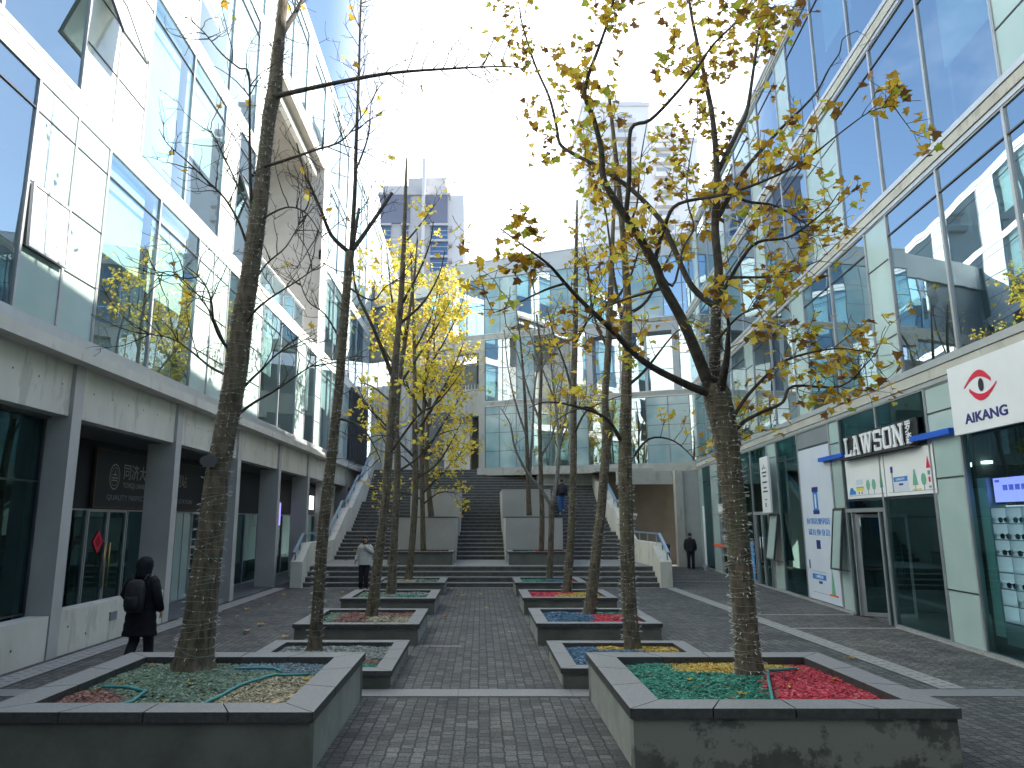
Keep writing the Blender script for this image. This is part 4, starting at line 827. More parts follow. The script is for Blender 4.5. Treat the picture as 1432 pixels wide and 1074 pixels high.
# ================================================================ REAR BUILDING
CB = empty('office_building', BF.p(7, 5.1), 'angled blue glass building at the top of the staircase with an open concrete loggia', 'building')
S_ = 14.15
b = M()
for z0, z1 in ((8.66, 8.95), (12.62, 12.95), (16.36, 16.8)): b.fbox(BF, 0, S_, z0, z1, -9, -.09)
b.fbox(BF, 2.1, S_, 4.9, 5.14, -9, -.09); b.build('floor_slab', X['room_ceiling'], CB)
b = M(); b.fbox(BF, 0, S_ + 3, 5.1, 16.3, -9.2, -9); b.fbox(BF, S_, S_ + .2, 5.15, 16.3, -8.9, -.1); b.build('interior_wall', X['room'], CB)
b = M()
for s in (2.1, 7.1, 11.2):
    for z0, z1 in ((5.16, 8.65), (8.96, 12.6), (12.96, 16.34)): b.fbox(BF, s, s + .12, z0, z1, -8.9, -.4)
b.build('partition', X['room'], CB)
b = M(); b.fbox(BF, -.02, S_ + .5, 16.37, 17.45, -.4, .06, 0); b.fbox(BF, -.03, S_ + .5, 17.45, 17.52, -9.2, .10, 1); b.build('parapet', [X['parapet'], X['metal_sill']], CB)
b = M(); b.fbox(BF, 1.75, S_ + .3, 4.72, 5.15, -.5, .35, 0); b.build('ledge', X['concrete_band'], CB)
for z0, z1 in ((8.66, 8.97), (12.62, 12.97)):
    b = M(); b.fbox(BF, .0 if z0 > 10 else 2.12, S_, z0, z0 + .06, -.08, .05, 0); b.fbox(BF, .0 if z0 > 10 else 2.12, S_, z0 + .065, z1 - .05, -.08, .08, 1); b.fbox(BF, .0 if z0 > 10 else 2.12, S_, z1 - .045, z1, -.08, .1, 0); b.build('band', [X['metal_sill'], X['concrete_band']], CB)
def bcells(z0, z1, edges, kinds, tw, ts):
    for k, s0, s1 in zip(kinds, edges[:-1], edges[1:]):
        if k == 'w': window(BF, s0, s1, z0, z1, CB, X['glass_r'], tw, fw=.028, proud=.02, fmat='grey_panel')
        elif k == 's': spandrel(BF, s0, s1, z0, z1, CB, X['frost_blue'], ts, fw=.025, proud=.018, fmat='grey_panel')
bcells(12.97, 16.36, [0, .95, 2.08, 3.05, 4.08, 5.15, 6.15, 7.15, 8.2, 9.3, 10.35, 11.4, 12.4, 13.4, 14.13], 'wwsswwsswwsswws'[:14], (15.95, 14.75), (15.2, 14.1))
bcells(5.15, 8.66, [2.12, 2.98, 4.0, 5.0, 6.0, 7.05, 8.1, 9.2, 10.3, 11.25, 12.37, 13.45, 14.13], 'ssswwswwwssw', (8.05, 6.9), (8.2, 7.15, 6.1))
bcells(8.97, 12.62, [2.12, 3.2, 4.05, 5.1, 6.25, 7.15, 8.1], 'wwswww', (12.1, 10.9), (11.7, 10.3))
# recess with a pale surround
b = M(); 
for s0, s1, z0, z1 in ((8.12, 8.45, 9.0, 12.6), (12.75, 13.08, 9.0, 12.6)): b.fbox(BF, s0, s1, z0, z1, -.9, .06, 0)
b.fbox(BF, 8.45, 12.75, 12.2, 12.6, -.9, .055, 0); b.build('recess_surround', X['parapet'], CB)
b = M(); b.fbox(BF, 8.4, 12.8, 9.0, 12.2, -2.6, -2.5); b.fbox(BF, 8.4, 8.46, 9.0, 12.2, -2.49, -.95); b.fbox(BF, 12.75, 12.8, 9.0, 12.2, -2.49, -.95); b.build('recess_wall', X['parapet'], CB)
for k in range(3): window(BF, 8.48 + 1.42 * k, 9.88 + 1.42 * k, 9.02, 12.18, CB, X['glass_r'], (10.2, 11.4), out=-.45)
window(BF, 13.1, 14.13, 8.97, 12.62, CB, X['glass_r'], (12.1, 10.9))
# loggia column, slabs, openings
b = M(); b.fbox(BF, 1.75, 2.12, 5.15, 12.62, -.6, .08); b.build('column', X['concrete_band'], CB)
b = M(); b.fbox(BF, 0, 1.75, 11.9, 12.62, -.5, .04); b.build('lintel', X['concrete_band'], CB)
b = M(); b.fbox(BF, 0, 1.75, 8.18, 9.76, -.3, .04); b.build('loggia_parapet', X['concrete_band'], CB)
b = M(); b.fbox(BF, 0, 1.75, 5.15, 7.24, -3.2, -3.0); b.build('loggia_back_wall', X['tan_wall'], CB)
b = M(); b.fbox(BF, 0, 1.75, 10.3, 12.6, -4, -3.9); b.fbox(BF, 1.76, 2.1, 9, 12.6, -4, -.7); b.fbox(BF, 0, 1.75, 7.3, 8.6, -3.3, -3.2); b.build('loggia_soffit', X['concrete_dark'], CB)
b = M(); b.fbox(BF, -.9, .75, 5.15, 7.9, -1.2, -1.0); b.build('white_screen_wall', X['white_band'], CB)
for k in range(9):
    b = M(); b.fbox(BF, .02 + .2 * k, .05 + .2 * k, 9.76, 10.05, -.1, -.07); b.build('baluster', X['alu'], CB)
# left wing running back behind the yellow trees
b = M(); b.fbox(WF, 0, 6.7, 15.9, 17.3, -.4, .0, 0); b.build('wing_parapet', X['parapet'], CB)
b = M(); b.fbox(WF, 1.6, 6.7, 12.9, 15.88, -.4, -.2); b.build('wing_panel', X['grey_panel'], CB)
for k in range(2): window(WF, .05 + .8 * k, .85 + .8 * k, 12.95, 15.88, CB, X['glass_r'], (15.2,), out=-.1)
b = M(); b.fbox(WF, 0, 6.7, 12.3, 12.9, -.5, .03); b.fbox(WF, 0, 3.2, 8.5, 9.7, -.5, .03); b.build('wing_slab', X['concrete_band'], CB)
b = M(); b.fbox(WF, 0, 6.7, 5.1, 12.3, -4.2, -4); b.build('wing_back_wall', X['grey_panel'], CB)
for k in range(8):
    b = M(); b.fbox(WF, 3.1 + .42 * k, 3.32 + .42 * k, 5.1, 10.6, -.3, .0); b.build('white_fin', X['white_band'], CB)
b = M(); b.box(-7.0, 1.2, 41.8, 48, 4.4, 5.1); b.build('upper_floor', X['step'], CB)
# vertical dark slats screen at the far end of the office building
sl = empty('slat_screen', (-6.8, 41, 5.1), 'tall dark slatted metal screen between the stair top and the white banded building', 'screen')
for k in range(12):
    b = M(); b.box(-6.98 + .0, -6.9, 37.9 + .5 * k, 37.96 + .5 * k, 5.42, 9.2); b.build('slat', X['alu_dark'], sl)
b = M(); b.box(-7.0, -6.88, 37.8, 43.6, 9.2, 9.3); b.build('top_rail', X['alu_dark'], sl)
# covered passage to the right of the stairs
b = M(); b.box(6.52, 10.6, 38.3, 38.6, 0, 4.72); b.build('passage_back_wall', X['tan_wall'], CB)
b = M(); b.box(9.72, 10.1, 36.0, 36.4, 0, 4.71); b.build('column', X['concrete_band'], CB)
b = M(); b.box(10.1, 11.05, 36.2, 36.5, 0, 4.71); b.build('passage_panel', X['concrete_grey_shaded'], CB)
b = M(); b.box(6.9, 9.72, 36.4, 36.7, 4.05, 4.71); b.build('beam', X['concrete_band'], CB)
b = M(); b.box(5.9, 11.0, 36.9, 45, 4.72, 4.9); b.build('passage_ceiling', X['concrete_band'], CB)
b = M(); b.box(3.1, 6.08, 39.6, 39.8, 3.2, 4.72); b.build('under_ledge_wall', X['concrete_band'], CB)
for s in (7.35, 7.75):
    cm = empty('security_camera', (s, 36.9, 2.5), 'small white security camera on a bar beside the covered passage, the ' + ('nearer to the stairs' if s < 7.5 else 'farther from the stairs'), 'camera', 'security cameras')
    q = M(); q.tube([(s - .14, 36.75, 2.56), (s + .12, 36.6, 2.52)], [.06, .07], 10); q.build('housing', X['white'], cm, True)
    q = M(); q.tube([(s, 36.7, 2.5), (s, 36.7, 2.36), (s, 38.3, 2.36)], .02, 6); q.build('bracket', X['alu'], cm)
bn = empty('litter_bin', (9.35, 36.6, 0), 'slim black litter bin standing by the passage column', 'bin')
q = M(); q.loft([(9.35, 36.6, 0, .13, .13), (9.35, 36.6, .95, .13, .13)], 14); q.build('body', X['black'], bn, True)
q = M(); q.loft([(9.35, 36.6, .95, .17, .17), (9.35, 36.6, 1.05, .16, .16), (9.35, 36.6, 1.1, .1, .1)], 14); q.build('lid', X['black'], bn)
# ================================================================ TOWERS
TL = empty('tower_block', (-12, 130, 0), 'distant grey tower block with blue window columns and a white central fin', 'building')
b = M(); b.box(-19.4, -6.2, 130, 150, 0, 64.4); b.build('wall', X['tower'], TL)
b = M(); b.box(-6.2, -3.35, 132, 190, 0, 65.5); b.build('side_wall', X['tower_pale'], TL)
b = M(); b.box(-19.9, -5.9, 129.5, 150, 64.4, 64.9, 0); b.box(-18.9, -6.6, 130.3, 149, 64.9, 66.6, 0); b.box(-14.2, -6.9, 131, 147, 66.6, 68.6, 0); b.box(-12.0, -6.9, 132, 146, 68.6, 69.2, 0); b.build('roof', X['tower'], TL)
for s0, s1 in ((-19.3, -13.7), (-10.6, -6.4)):
    b = M(); b.box(s0, s1, 129.6, 130, 58.6, 64.39); b.build('dark_cladding', X['tower_dark'], TL)
b = M(); b.box(-11.3, -10.7, 128.6, 130, 20, 71.5); b.build('central_fin', X['tower_pale'], TL)
for k in range(12):
    z_ = 55.2 - 3.25 * k
    for s0, s1 in ((-9.6, -6.35), (-19.3, -17.3), (-15.2, -13.9)):
        b = M(); b.box(s0, s1, 129.75, 129.95, z_, z_ + 2.75, 0); b.box(s0 - .1, s1 + .15, 129.2, 129.96, z_ + 2.76, z_ + 3.2, 1)
        for q in (.9, 1.8): b.box(s0, s1, 129.7, 129.75, z_ + q, z_ + q + .1, 1)
        b.build('window', [X['tower_glass'], X['tower']], TL)
    b = M(); b.box(-6.2, -5.5, 130.3, 131.9, z_ + 2.5, z_ + 3.0); b.build('balcony', X['tower'], TL)
    for q in range(5):
        if k < 6:
            b = M(); b.box(-3.35, -3.25, 140 + 9.5 * q, 144 + 9.5 * q, z_ + .8, z_ + 2.6); b.build('side_window', X['tower_glass'], TL)
TR = empty('tower_block', (28, 130, 0), 'distant pale tower block with stacked balconies behind the leafy tree', 'building')
b = M(); b.box(20.5, 33.5, 130, 150, 0, 83.5, 0); b.box(33.5, 44, 134, 154, 0, 78, 1); b.box(25, 33, 133, 147, 83.5, 88, 0); b.build('wall', [X['tower_hazed'], X['tower_hazed']], TR)
b = M(); b.box(20.2, 33.8, 129.7, 150.3, 83.5, 84.3); b.box(33.8, 44.3, 133.7, 154.3, 78, 78.8); b.build('roof', X['tower_pale'], TR)
for k in range(10):
    z_ = 80 - 3.1 * k
    for s0, s1, y_ in ((21.2, 21.9, 130), (27.2, 30.2, 130), (35.6, 38.6, 134)):
        b = M(); b.box(s0, s1, y_ - .06, y_, z_, z_ + 1.7); b.build('window', X['tower_glass_hazed'], TR)
    for s0, s1, y_ in ((25.6, 30.6, 130), (35, 39.4, 134)):
        b = M(); b.box(s0, s1, y_ - 1.5, y_ - .07, z_ - .9, z_ - .65); b.box(s0, s1, y_ - 1.5, y_ - 1.38, z_ - .65, z_ + .1); b.box(s0, s0 + .12, y_ - 1.37, y_ - .07, z_ - .65, z_ + .1); b.build('balcony', X['tower_pale'], TR)

# ================================================================ added unseen block behind the camera, tall and dark to cut light from behind
light_blocker = empty('office_building', (0, -7.2, 0), 'added unseen dark block opposite the staircase that cuts light from behind', 'building')
EF = Fr((-7.0, -7.2), (1, 0), (0, 1))
b = M(); b.box(-7.0, 6.4, -16, -7.3, 0, 33); b.build('wall', X['concrete_dark'], light_blocker)
for k in range(7):
    for j in range(6):
        f = window(EF, .7 + 2.05 * j, 2.4 + 2.05 * j, 1.2 + 4.5 * k, 4.2 + 4.5 * k, light_blocker, X['tower_glass'], out=-.05)
TREES = {
 'R1': ([(3.113,8.75,0.447,0.1872),(3.111,8.753,0.643,0.1533),(3.105,8.758,0.999,0.1371),(3.094,8.768,1.647,0.1357),(3.074,8.778,2.316,0.1378),(3.047,8.786,2.919,0.1398),(3.016,8.792,3.36,0.1486),(2.954,8.798,3.765,0.165),(2.929,8.8,3.92,0.143)],
  [[(2.926,8.8,3.72,0.0788),(2.555,8.587,4.584,0.0666),(2.262,8.453,5.095,0.0589),(2.125,8.374,5.409,0.0544),(1.763,8.227,5.936,0.046),(1.512,8.119,6.325,0.0399),(1.474,8.034,6.686,0.0351),(1.375,7.944,7.053,0.0302),(1.268,7.877,7.316,0.0264),(1.31,7.819,7.556,0.0232),(1.42,7.745,7.843,0.0191),(1.537,7.661,8.168,0.0146),(1.603,7.6,8.412,0.0112)],[(2.934,8.8,3.856,0.0744),(3.002,8.876,4.568,0.068),(3.077,8.927,5.06,0.0635),(3.136,8.97,5.486,0.0596),(3.147,9.032,6.112,0.0538),(3.244,9.101,6.85,0.0471),(3.268,9.184,7.769,0.0385),(3.227,9.234,8.347,0.0331),(3.155,9.297,9.08,0.0261),(3.1,9.349,9.71,0.0201),(3.097,9.4,10.36,0.014)],[(3.26,9.1,6.955,0.0357),(3.654,9.3,7.672,0.0304),(3.836,9.394,8.031,0.0277),(4.02,9.546,8.67,0.0232),(4.241,9.739,9.526,0.0171),(4.447,9.9,10.277,0.0117)],[(3.052,8.9,4.955,0.0433),(2.78,9.014,5.284,0.041),(2.599,9.172,5.925,0.0378),(2.469,9.272,6.341,0.0356),(2.132,9.412,6.844,0.0324),(1.722,9.543,7.24,0.0292),(1.34,9.653,7.535,0.0263),(1.172,9.706,7.713,0.0249),(1.132,9.769,8.039,0.0232),(1.045,9.871,8.575,0.0205),(0.845,9.995,9.219,0.017),(0.663,10.143,10.046,0.0126),(0.635,10.2,10.389,0.0108)],[(1.774,8.2,5.896,0.0318),(1.798,8.019,6.331,0.0281),(1.791,7.807,6.83,0.0238),(2.001,7.711,6.893,0.0218),(2.243,7.565,7.098,0.0189),(2.462,7.415,7.328,0.016),(2.644,7.269,7.563,0.0132),(2.852,7.133,7.733,0.0107),(3.017,7.0,7.926,0.0083)],[(2.174,8.5,5.429,0.0279),(2.283,8.288,5.85,0.0246),(2.419,8.166,6.048,0.0227),(2.86,7.939,6.052,0.0191),(3.2,7.749,6.095,0.0162),(3.627,7.483,6.224,0.0124),(3.964,7.222,6.444,0.0089),(4.205,7.028,6.583,0.0063),(4.386,6.9,6.571,0.0047)],[(3.111,9.0,5.083,0.0317),(3.338,8.738,5.518,0.0246),(3.516,8.587,5.719,0.0205),(3.828,8.403,5.711,0.0158),(4.045,8.248,5.833,0.0118),(4.21,8.108,5.975,0.0084),(4.3,8.0,6.118,0.0058)],[(3.186,9.1,6.224,0.0353),(3.577,9.233,6.874,0.0303),(3.804,9.3,7.2,0.0277),(4.327,9.43,7.793,0.0223),(4.693,9.514,8.162,0.0188),(4.985,9.583,8.495,0.0158),(5.224,9.653,8.897,0.0126),(5.443,9.71,9.213,0.01),(5.545,9.753,9.488,0.008),(5.805,9.8,9.659,0.0057)],[(3.024,8.8,3.308,0.0276),(3.186,8.594,3.659,0.0231),(3.393,8.404,3.923,0.019),(3.617,8.229,4.112,0.0154),(4.005,7.97,4.179,0.0101),(4.234,7.807,4.123,0.007),(4.37,7.7,4.057,0.0049)],[(3.074,8.8,3.254,0.0276),(3.298,8.893,3.463,0.0254),(3.556,8.978,3.593,0.0233),(3.882,9.081,3.739,0.0206),(4.076,9.166,3.97,0.0185),(4.807,9.375,4.009,0.0126),(5.279,9.529,4.366,0.0082),(5.483,9.6,4.553,0.0061)],[(2.912,8.8,3.783,0.0557),(2.451,8.592,3.916,0.0486),(1.929,8.334,4.127,0.0401),(1.509,8.067,4.451,0.0318),(1.168,7.849,4.695,0.0252),(0.958,7.701,4.867,0.0209),(0.754,7.55,5.04,0.0166),(0.459,7.361,5.191,0.0114),(0.214,7.2,5.313,0.0072)],[(0.946,7.6,4.841,0.0165),(0.701,7.543,4.739,0.0128),(0.365,7.459,4.549,0.0076),(0.131,7.4,4.435,0.004)],[(3.037,8.9,4.859,0.0288),(3.297,9.262,5.448,0.024),(3.55,9.412,5.541,0.0218),(4.095,9.72,5.66,0.0169),(4.609,10.0,5.857,0.0122),(5.173,10.3,6.136,0.0068)],[(2.157,8.5,5.457,0.0186),(2.448,8.736,5.19,0.0167),(2.695,9.016,5.802,0.0147),(2.909,9.189,6.179,0.0133),(2.904,9.364,6.605,0.0118),(2.978,9.56,7.115,0.0101),(3.322,10.0,8.331,0.0057)],[(3.005,8.9,4.479,0.019),(3.069,8.274,4.631,0.0119),(3.153,7.818,4.626,0.0071),(3.155,7.5,4.409,0.0041)],[(2.319,8.6,5.126,0.0233),(1.888,9.157,5.133,0.0173),(1.566,9.555,5.051,0.0124),(1.317,10.0,4.755,0.0064)],[(3.244,9.1,6.849,0.0255),(3.728,9.463,6.705,0.0207),(4.399,9.851,6.776,0.0153),(5.269,10.4,6.557,0.0069)]]),
 'R2': ([(2.44,12.0,0.187,0.1642),(2.424,12.0,0.371,0.1318),(2.398,12.0,0.866,0.1204),(2.402,12.0,1.879,0.1139),(2.421,12.0,3.307,0.1122),(2.487,12.0,4.403,0.0922),(2.535,12.0,5.332,0.0846),(2.565,12.0,6.106,0.0721),(2.539,12.0,7.085,0.0549),(2.489,12.0,8.176,0.0464),(2.433,12.0,9.161,0.0377),(2.362,12.0,10.173,0.0239)],
  [[(2.403,12.0,3.463,0.0358),(2.114,11.78,3.892,0.028),(1.663,11.582,4.054,0.0211),(1.092,11.341,4.121,0.0128),(0.77,11.2,4.006,0.0081)],[(2.475,12.0,3.163,0.025),(2.9,12.299,3.629,0.0189),(3.406,12.536,3.618,0.0137),(3.844,12.8,3.301,0.0076)],[(2.532,12.0,5.256,0.0442),(2.403,12.269,6.5,0.0305),(2.378,12.421,7.254,0.0223),(2.334,12.6,8.183,0.012)],[(2.552,12.0,5.768,0.0334),(2.967,12.229,6.1,0.0278),(3.419,12.602,6.907,0.0181),(3.801,12.9,7.592,0.0098)],[(2.491,12.0,4.502,0.0291),(2.734,11.74,4.697,0.0234),(3.097,11.208,5.176,0.0123),(3.276,11.0,5.298,0.0082)],[(2.518,12.0,7.219,0.0228),(2.763,11.865,7.701,0.0186),(2.817,11.683,8.427,0.0131),(2.933,11.5,9.147,0.0075)]]),
 'R3': ([(2.229,15.4,0.303,0.1647),(2.28,15.4,0.545,0.1285),(2.412,15.4,1.481,0.1068),(2.545,15.4,2.365,0.0986),(2.65,15.4,3.27,0.095),(2.742,15.4,4.194,0.1056),(2.716,15.4,4.822,0.0774),(2.81,15.4,5.782,0.0783),(2.897,15.4,6.931,0.0694),(2.958,15.4,7.771,0.0601),(3.054,15.4,9.149,0.0407),(3.164,15.4,10.392,0.0258)],
  [[(2.732,15.4,4.35,0.0332),(2.339,15.114,4.619,0.0239),(1.924,14.874,4.506,0.0163),(1.516,14.6,4.241,0.0079)],[(2.832,15.4,5.945,0.0338),(2.567,15.663,6.842,0.0262),(2.512,15.956,7.97,0.0172),(2.455,16.2,8.959,0.0092)],[(2.897,15.4,6.931,0.0342),(3.318,15.229,7.542,0.0253),(3.548,15.043,8.311,0.0158),(3.622,14.9,8.925,0.0085)]]),
 'R4': ([(2.266,19.6,0.298,0.1481),(2.314,19.6,0.718,0.1168),(2.44,19.6,2.019,0.0968),(2.539,19.6,3.742,0.093),(2.583,19.6,5.524,0.089),(2.663,19.6,7.159,0.0791),(2.725,19.6,8.846,0.0688),(2.778,19.6,10.147,0.0464),(2.833,19.6,11.479,0.0235)],
  [[(2.602,19.6,5.524,0.0395),(2.403,19.905,6.607,0.0289),(2.141,20.157,7.513,0.0197),(1.972,20.4,8.451,0.0105)],[(2.663,19.6,7.159,0.0401),(3.071,19.35,7.923,0.0292),(3.258,19.123,8.686,0.0194),(3.345,18.9,9.444,0.0099)],[(2.558,19.6,4.526,0.0343),(2.876,19.223,5.165,0.0247),(3.41,18.903,5.407,0.0168),(3.929,18.6,5.548,0.0094)]]),
 'R5': ([(2.247,24.2,0.313,0.1288),(2.278,24.2,0.699,0.1056),(2.348,24.2,1.965,0.0948),(2.363,24.2,2.784,0.0955)],
  [[(2.362,24.2,2.713,0.0658),(2.027,24.08,3.251,0.0568),(1.548,23.938,3.835,0.046),(1.142,23.768,4.628,0.0333),(0.999,23.628,5.352,0.0227),(0.666,23.5,5.934,0.0131)],[(2.361,24.2,2.666,0.0768),(2.578,24.253,3.712,0.0664),(2.68,24.308,4.829,0.0554),(2.57,24.38,6.322,0.0406),(2.457,24.452,7.859,0.0255),(2.43,24.5,8.908,0.0151)],[(2.652,24.3,4.706,0.0448),(3.062,24.563,6.353,0.0338),(3.255,24.801,7.939,0.0234),(3.468,25.0,9.311,0.0143)],[(2.572,24.4,6.325,0.0341),(2.16,24.031,7.259,0.0255),(1.778,23.664,8.177,0.0171),(1.599,23.4,8.859,0.0111)]]),
 'R6': ([(2.285,27.6,1.055,0.1076),(2.335,27.6,2.457,0.095),(2.31,27.6,4.351,0.0825),(2.313,27.6,6.295,0.0696),(2.405,27.6,8.581,0.0566),(2.233,27.6,10.342,0.0286)],
  [[(2.315,27.6,4.626,0.0507),(2.877,27.771,5.756,0.0404),(3.22,28.006,7.505,0.0258),(3.418,28.2,9.015,0.0133)],[(2.337,27.6,6.014,0.0512),(1.892,27.396,7.108,0.0382),(1.475,27.15,8.478,0.0224),(1.197,27.0,9.3,0.0128)],[(2.368,27.6,8.003,0.0389),(2.769,27.452,9.126,0.0284),(2.918,27.311,10.257,0.0184),(3.207,27.2,11.108,0.0104)]]),
 'R7': ([(2.046,30.6,2.45,0.1204),(2.028,30.6,3.373,0.0984),(1.97,30.6,6.113,0.077),(1.899,30.6,7.992,0.0622),(1.764,30.6,9.915,0.0394),(1.59,30.6,11.551,0.0238)],
  [[(2.028,30.6,3.373,0.0696),(2.257,30.738,6.13,0.0525),(2.384,30.83,8.035,0.0407),(2.808,30.938,10.328,0.0262),(2.996,31.0,11.673,0.0178)],[(1.966,30.6,5.804,0.0494),(1.475,30.327,7.315,0.0374),(1.169,30.061,8.83,0.0257),(1.016,29.8,10.348,0.0142)]]),
 'L1': ([(-3.46,9.1,0.473,0.285),(-3.456,9.104,0.635,0.2306),(-3.43,9.112,0.948,0.2003),(-3.398,9.128,1.622,0.175),(-3.366,9.142,2.23,0.161),(-3.342,9.156,2.856,0.1466),(-3.272,9.17,3.501,0.1403),(-3.208,9.184,4.164,0.1467),(-3.168,9.2,4.947,0.1361),(-3.128,9.208,5.349,0.124),(-3.079,9.222,6.069,0.1169),(-3.041,9.234,6.704,0.1094),(-3.022,9.246,7.356,0.0924),(-2.995,9.256,7.912,0.0934),(-2.948,9.263,8.31,0.1036),(-2.937,9.272,8.83,0.0857),(-2.922,9.28,9.301,0.0768),(-2.908,9.288,9.781,0.0678),(-2.906,9.3,10.518,0.0491)],
  [[(-2.921,9.2,8.156,0.0369),(-2.231,9.086,8.249,0.0311),(-1.308,8.931,8.333,0.0233),(-0.41,8.778,8.305,0.0159),(0.318,8.651,8.25,0.0098),(0.602,8.6,8.172,0.0074)],[(-2.926,9.2,9.008,0.0428),(-2.869,9.375,9.397,0.0391),(-2.78,9.566,9.822,0.0347),(-2.699,9.8,10.386,0.029)],[(-3.139,9.2,6.372,0.0255),(-3.156,9.102,6.85,0.0223),(-3.163,8.964,7.519,0.0178),(-3.169,8.815,8.244,0.0131),(-3.3,8.782,8.319,0.012),(-3.525,8.721,8.493,0.01),(-3.758,8.645,8.763,0.0075),(-3.916,8.6,8.893,0.006)],[(-3.147,9.2,5.854,0.0202),(-3.26,9.065,6.198,0.0172),(-3.427,8.937,6.489,0.0143),(-3.638,8.822,6.689,0.0118),(-3.877,8.691,6.906,0.0089),(-4.079,8.583,7.071,0.0066),(-4.179,8.5,7.246,0.0048)],[(-3.139,9.2,6.372,0.0178),(-3.466,9.451,6.95,0.0138),(-3.749,9.665,7.473,0.01),(-4.088,9.9,8.069,0.0056)],[(-3.173,9.2,6.943,0.0258),(-3.008,9.159,7.05,0.0237),(-2.749,9.105,7.107,0.021),(-2.268,9.004,7.222,0.016),(-1.864,8.917,7.332,0.0116),(-1.519,8.8,7.74,0.006)],[(-3.276,9.2,4.409,0.0245),(-3.392,9.069,4.579,0.0207),(-3.453,8.944,4.767,0.0172),(-3.446,8.809,4.985,0.0135),(-3.48,8.695,5.157,0.0103),(-3.573,8.581,5.289,0.0073),(-3.662,8.5,5.353,0.0051)],[(-3.323,9.2,4.12,0.0195),(-3.618,9.359,4.269,0.017),(-3.979,9.566,4.535,0.0134),(-4.318,9.746,4.753,0.0102),(-4.645,9.897,4.845,0.0073),(-4.871,10.0,4.904,0.0054)],[(-3.245,9.2,3.505,0.0217),(-3.063,9.126,3.643,0.0191),(-2.892,9.062,3.745,0.0169),(-2.585,8.952,3.893,0.0131),(-2.234,8.818,4.097,0.0085),(-1.927,8.7,4.264,0.0046)],[(-3.192,9.2,3.834,0.0194),(-3.067,9.348,4.082,0.0167),(-2.95,9.462,4.262,0.0145),(-2.8,9.606,4.504,0.0116),(-2.563,9.765,4.696,0.0083),(-2.36,9.9,4.877,0.0053)],[(-3.169,9.2,4.652,0.0197),(-3.012,9.074,4.91,0.0165),(-2.739,8.941,5.094,0.0131),(-2.34,8.764,5.276,0.0087),(-1.991,8.6,5.457,0.0047)],[(-3.139,9.2,5.246,0.0175),(-2.999,9.506,5.763,0.0132),(-2.801,9.744,6.122,0.0096),(-2.682,10.0,6.617,0.0055)],[(-3.054,9.2,6.267,0.0153),(-2.631,9.055,6.41,0.0114),(-2.31,8.953,6.261,0.0087),(-2.02,8.8,5.796,0.0048)],[(-3.214,9.2,4.168,0.0147),(-3.751,9.448,5.122,0.0102),(-4.364,9.627,5.701,0.0068),(-4.638,9.7,5.568,0.0053)]]),
 'L2': ([(-2.679,12.1,0.17,0.1485),(-2.664,12.1,0.356,0.1139),(-2.643,12.1,0.966,0.0974),(-2.609,12.1,2.107,0.0946),(-2.547,12.1,2.932,0.0913),(-2.483,12.1,3.778,0.0832),(-2.43,12.1,4.646,0.0796),(-2.392,12.1,5.668,0.0762),(-2.349,12.1,6.588,0.0724),(-2.324,12.1,6.963,0.0777)],
  [[(-2.323,12.1,6.936,0.0396),(-2.641,11.979,7.21,0.0339),(-2.82,11.845,7.637,0.0276),(-2.986,11.725,8.013,0.022),(-3.08,11.666,8.187,0.0193),(-3.216,11.5,8.736,0.0117)],[(-2.323,12.1,6.936,0.0436),(-1.981,12.252,7.572,0.0384),(-1.649,12.4,8.231,0.033)],[(-2.311,12.1,6.963,0.0436),(-2.28,12.079,8.076,0.0379),(-2.283,12.06,9.052,0.0328),(-2.272,12.034,10.492,0.0254),(-2.279,12.013,11.683,0.0193),(-2.26,12.0,12.446,0.0153)],[(-2.298,12.1,6.963,0.0357),(-2.288,12.6,8.01,0.0293)],[(-2.441,12.1,3.962,0.0227),(-2.197,11.979,3.884,0.0195),(-1.941,11.837,3.732,0.0157),(-1.698,11.625,3.378,0.0102),(-1.594,11.5,3.16,0.0071)],[(-2.285,12.1,8.506,0.0203),(-2.117,12.367,9.372,0.0155),(-2.113,12.619,10.275,0.0107),(-1.873,12.8,10.859,0.007)],[(-2.365,12.1,6.322,0.0196),(-1.882,11.889,5.992,0.0137),(-1.62,11.741,6.201,0.0098),(-1.3,11.6,6.281,0.006)],[(-2.416,12.1,5.281,0.0193),(-2.775,12.329,5.865,0.0147),(-3.147,12.488,6.181,0.0113),(-3.425,12.7,6.803,0.0066)]]),
 'L3': ([(-2.228,15.1,0.3,0.1525),(-2.19,15.1,0.508,0.1259),(-2.112,15.1,1.353,0.1),(-2.016,15.1,2.217,0.0919),(-1.953,15.1,3.25,0.0885),(-1.902,15.1,4.309,0.0849),(-1.863,15.1,5.24,0.0859),(-1.806,15.1,6.193,0.0676),(-1.759,15.1,6.889,0.0681),(-1.719,15.1,8.048,0.0543),(-1.701,15.1,9.533,0.0402),(-1.685,15.1,10.393,0.0203)],
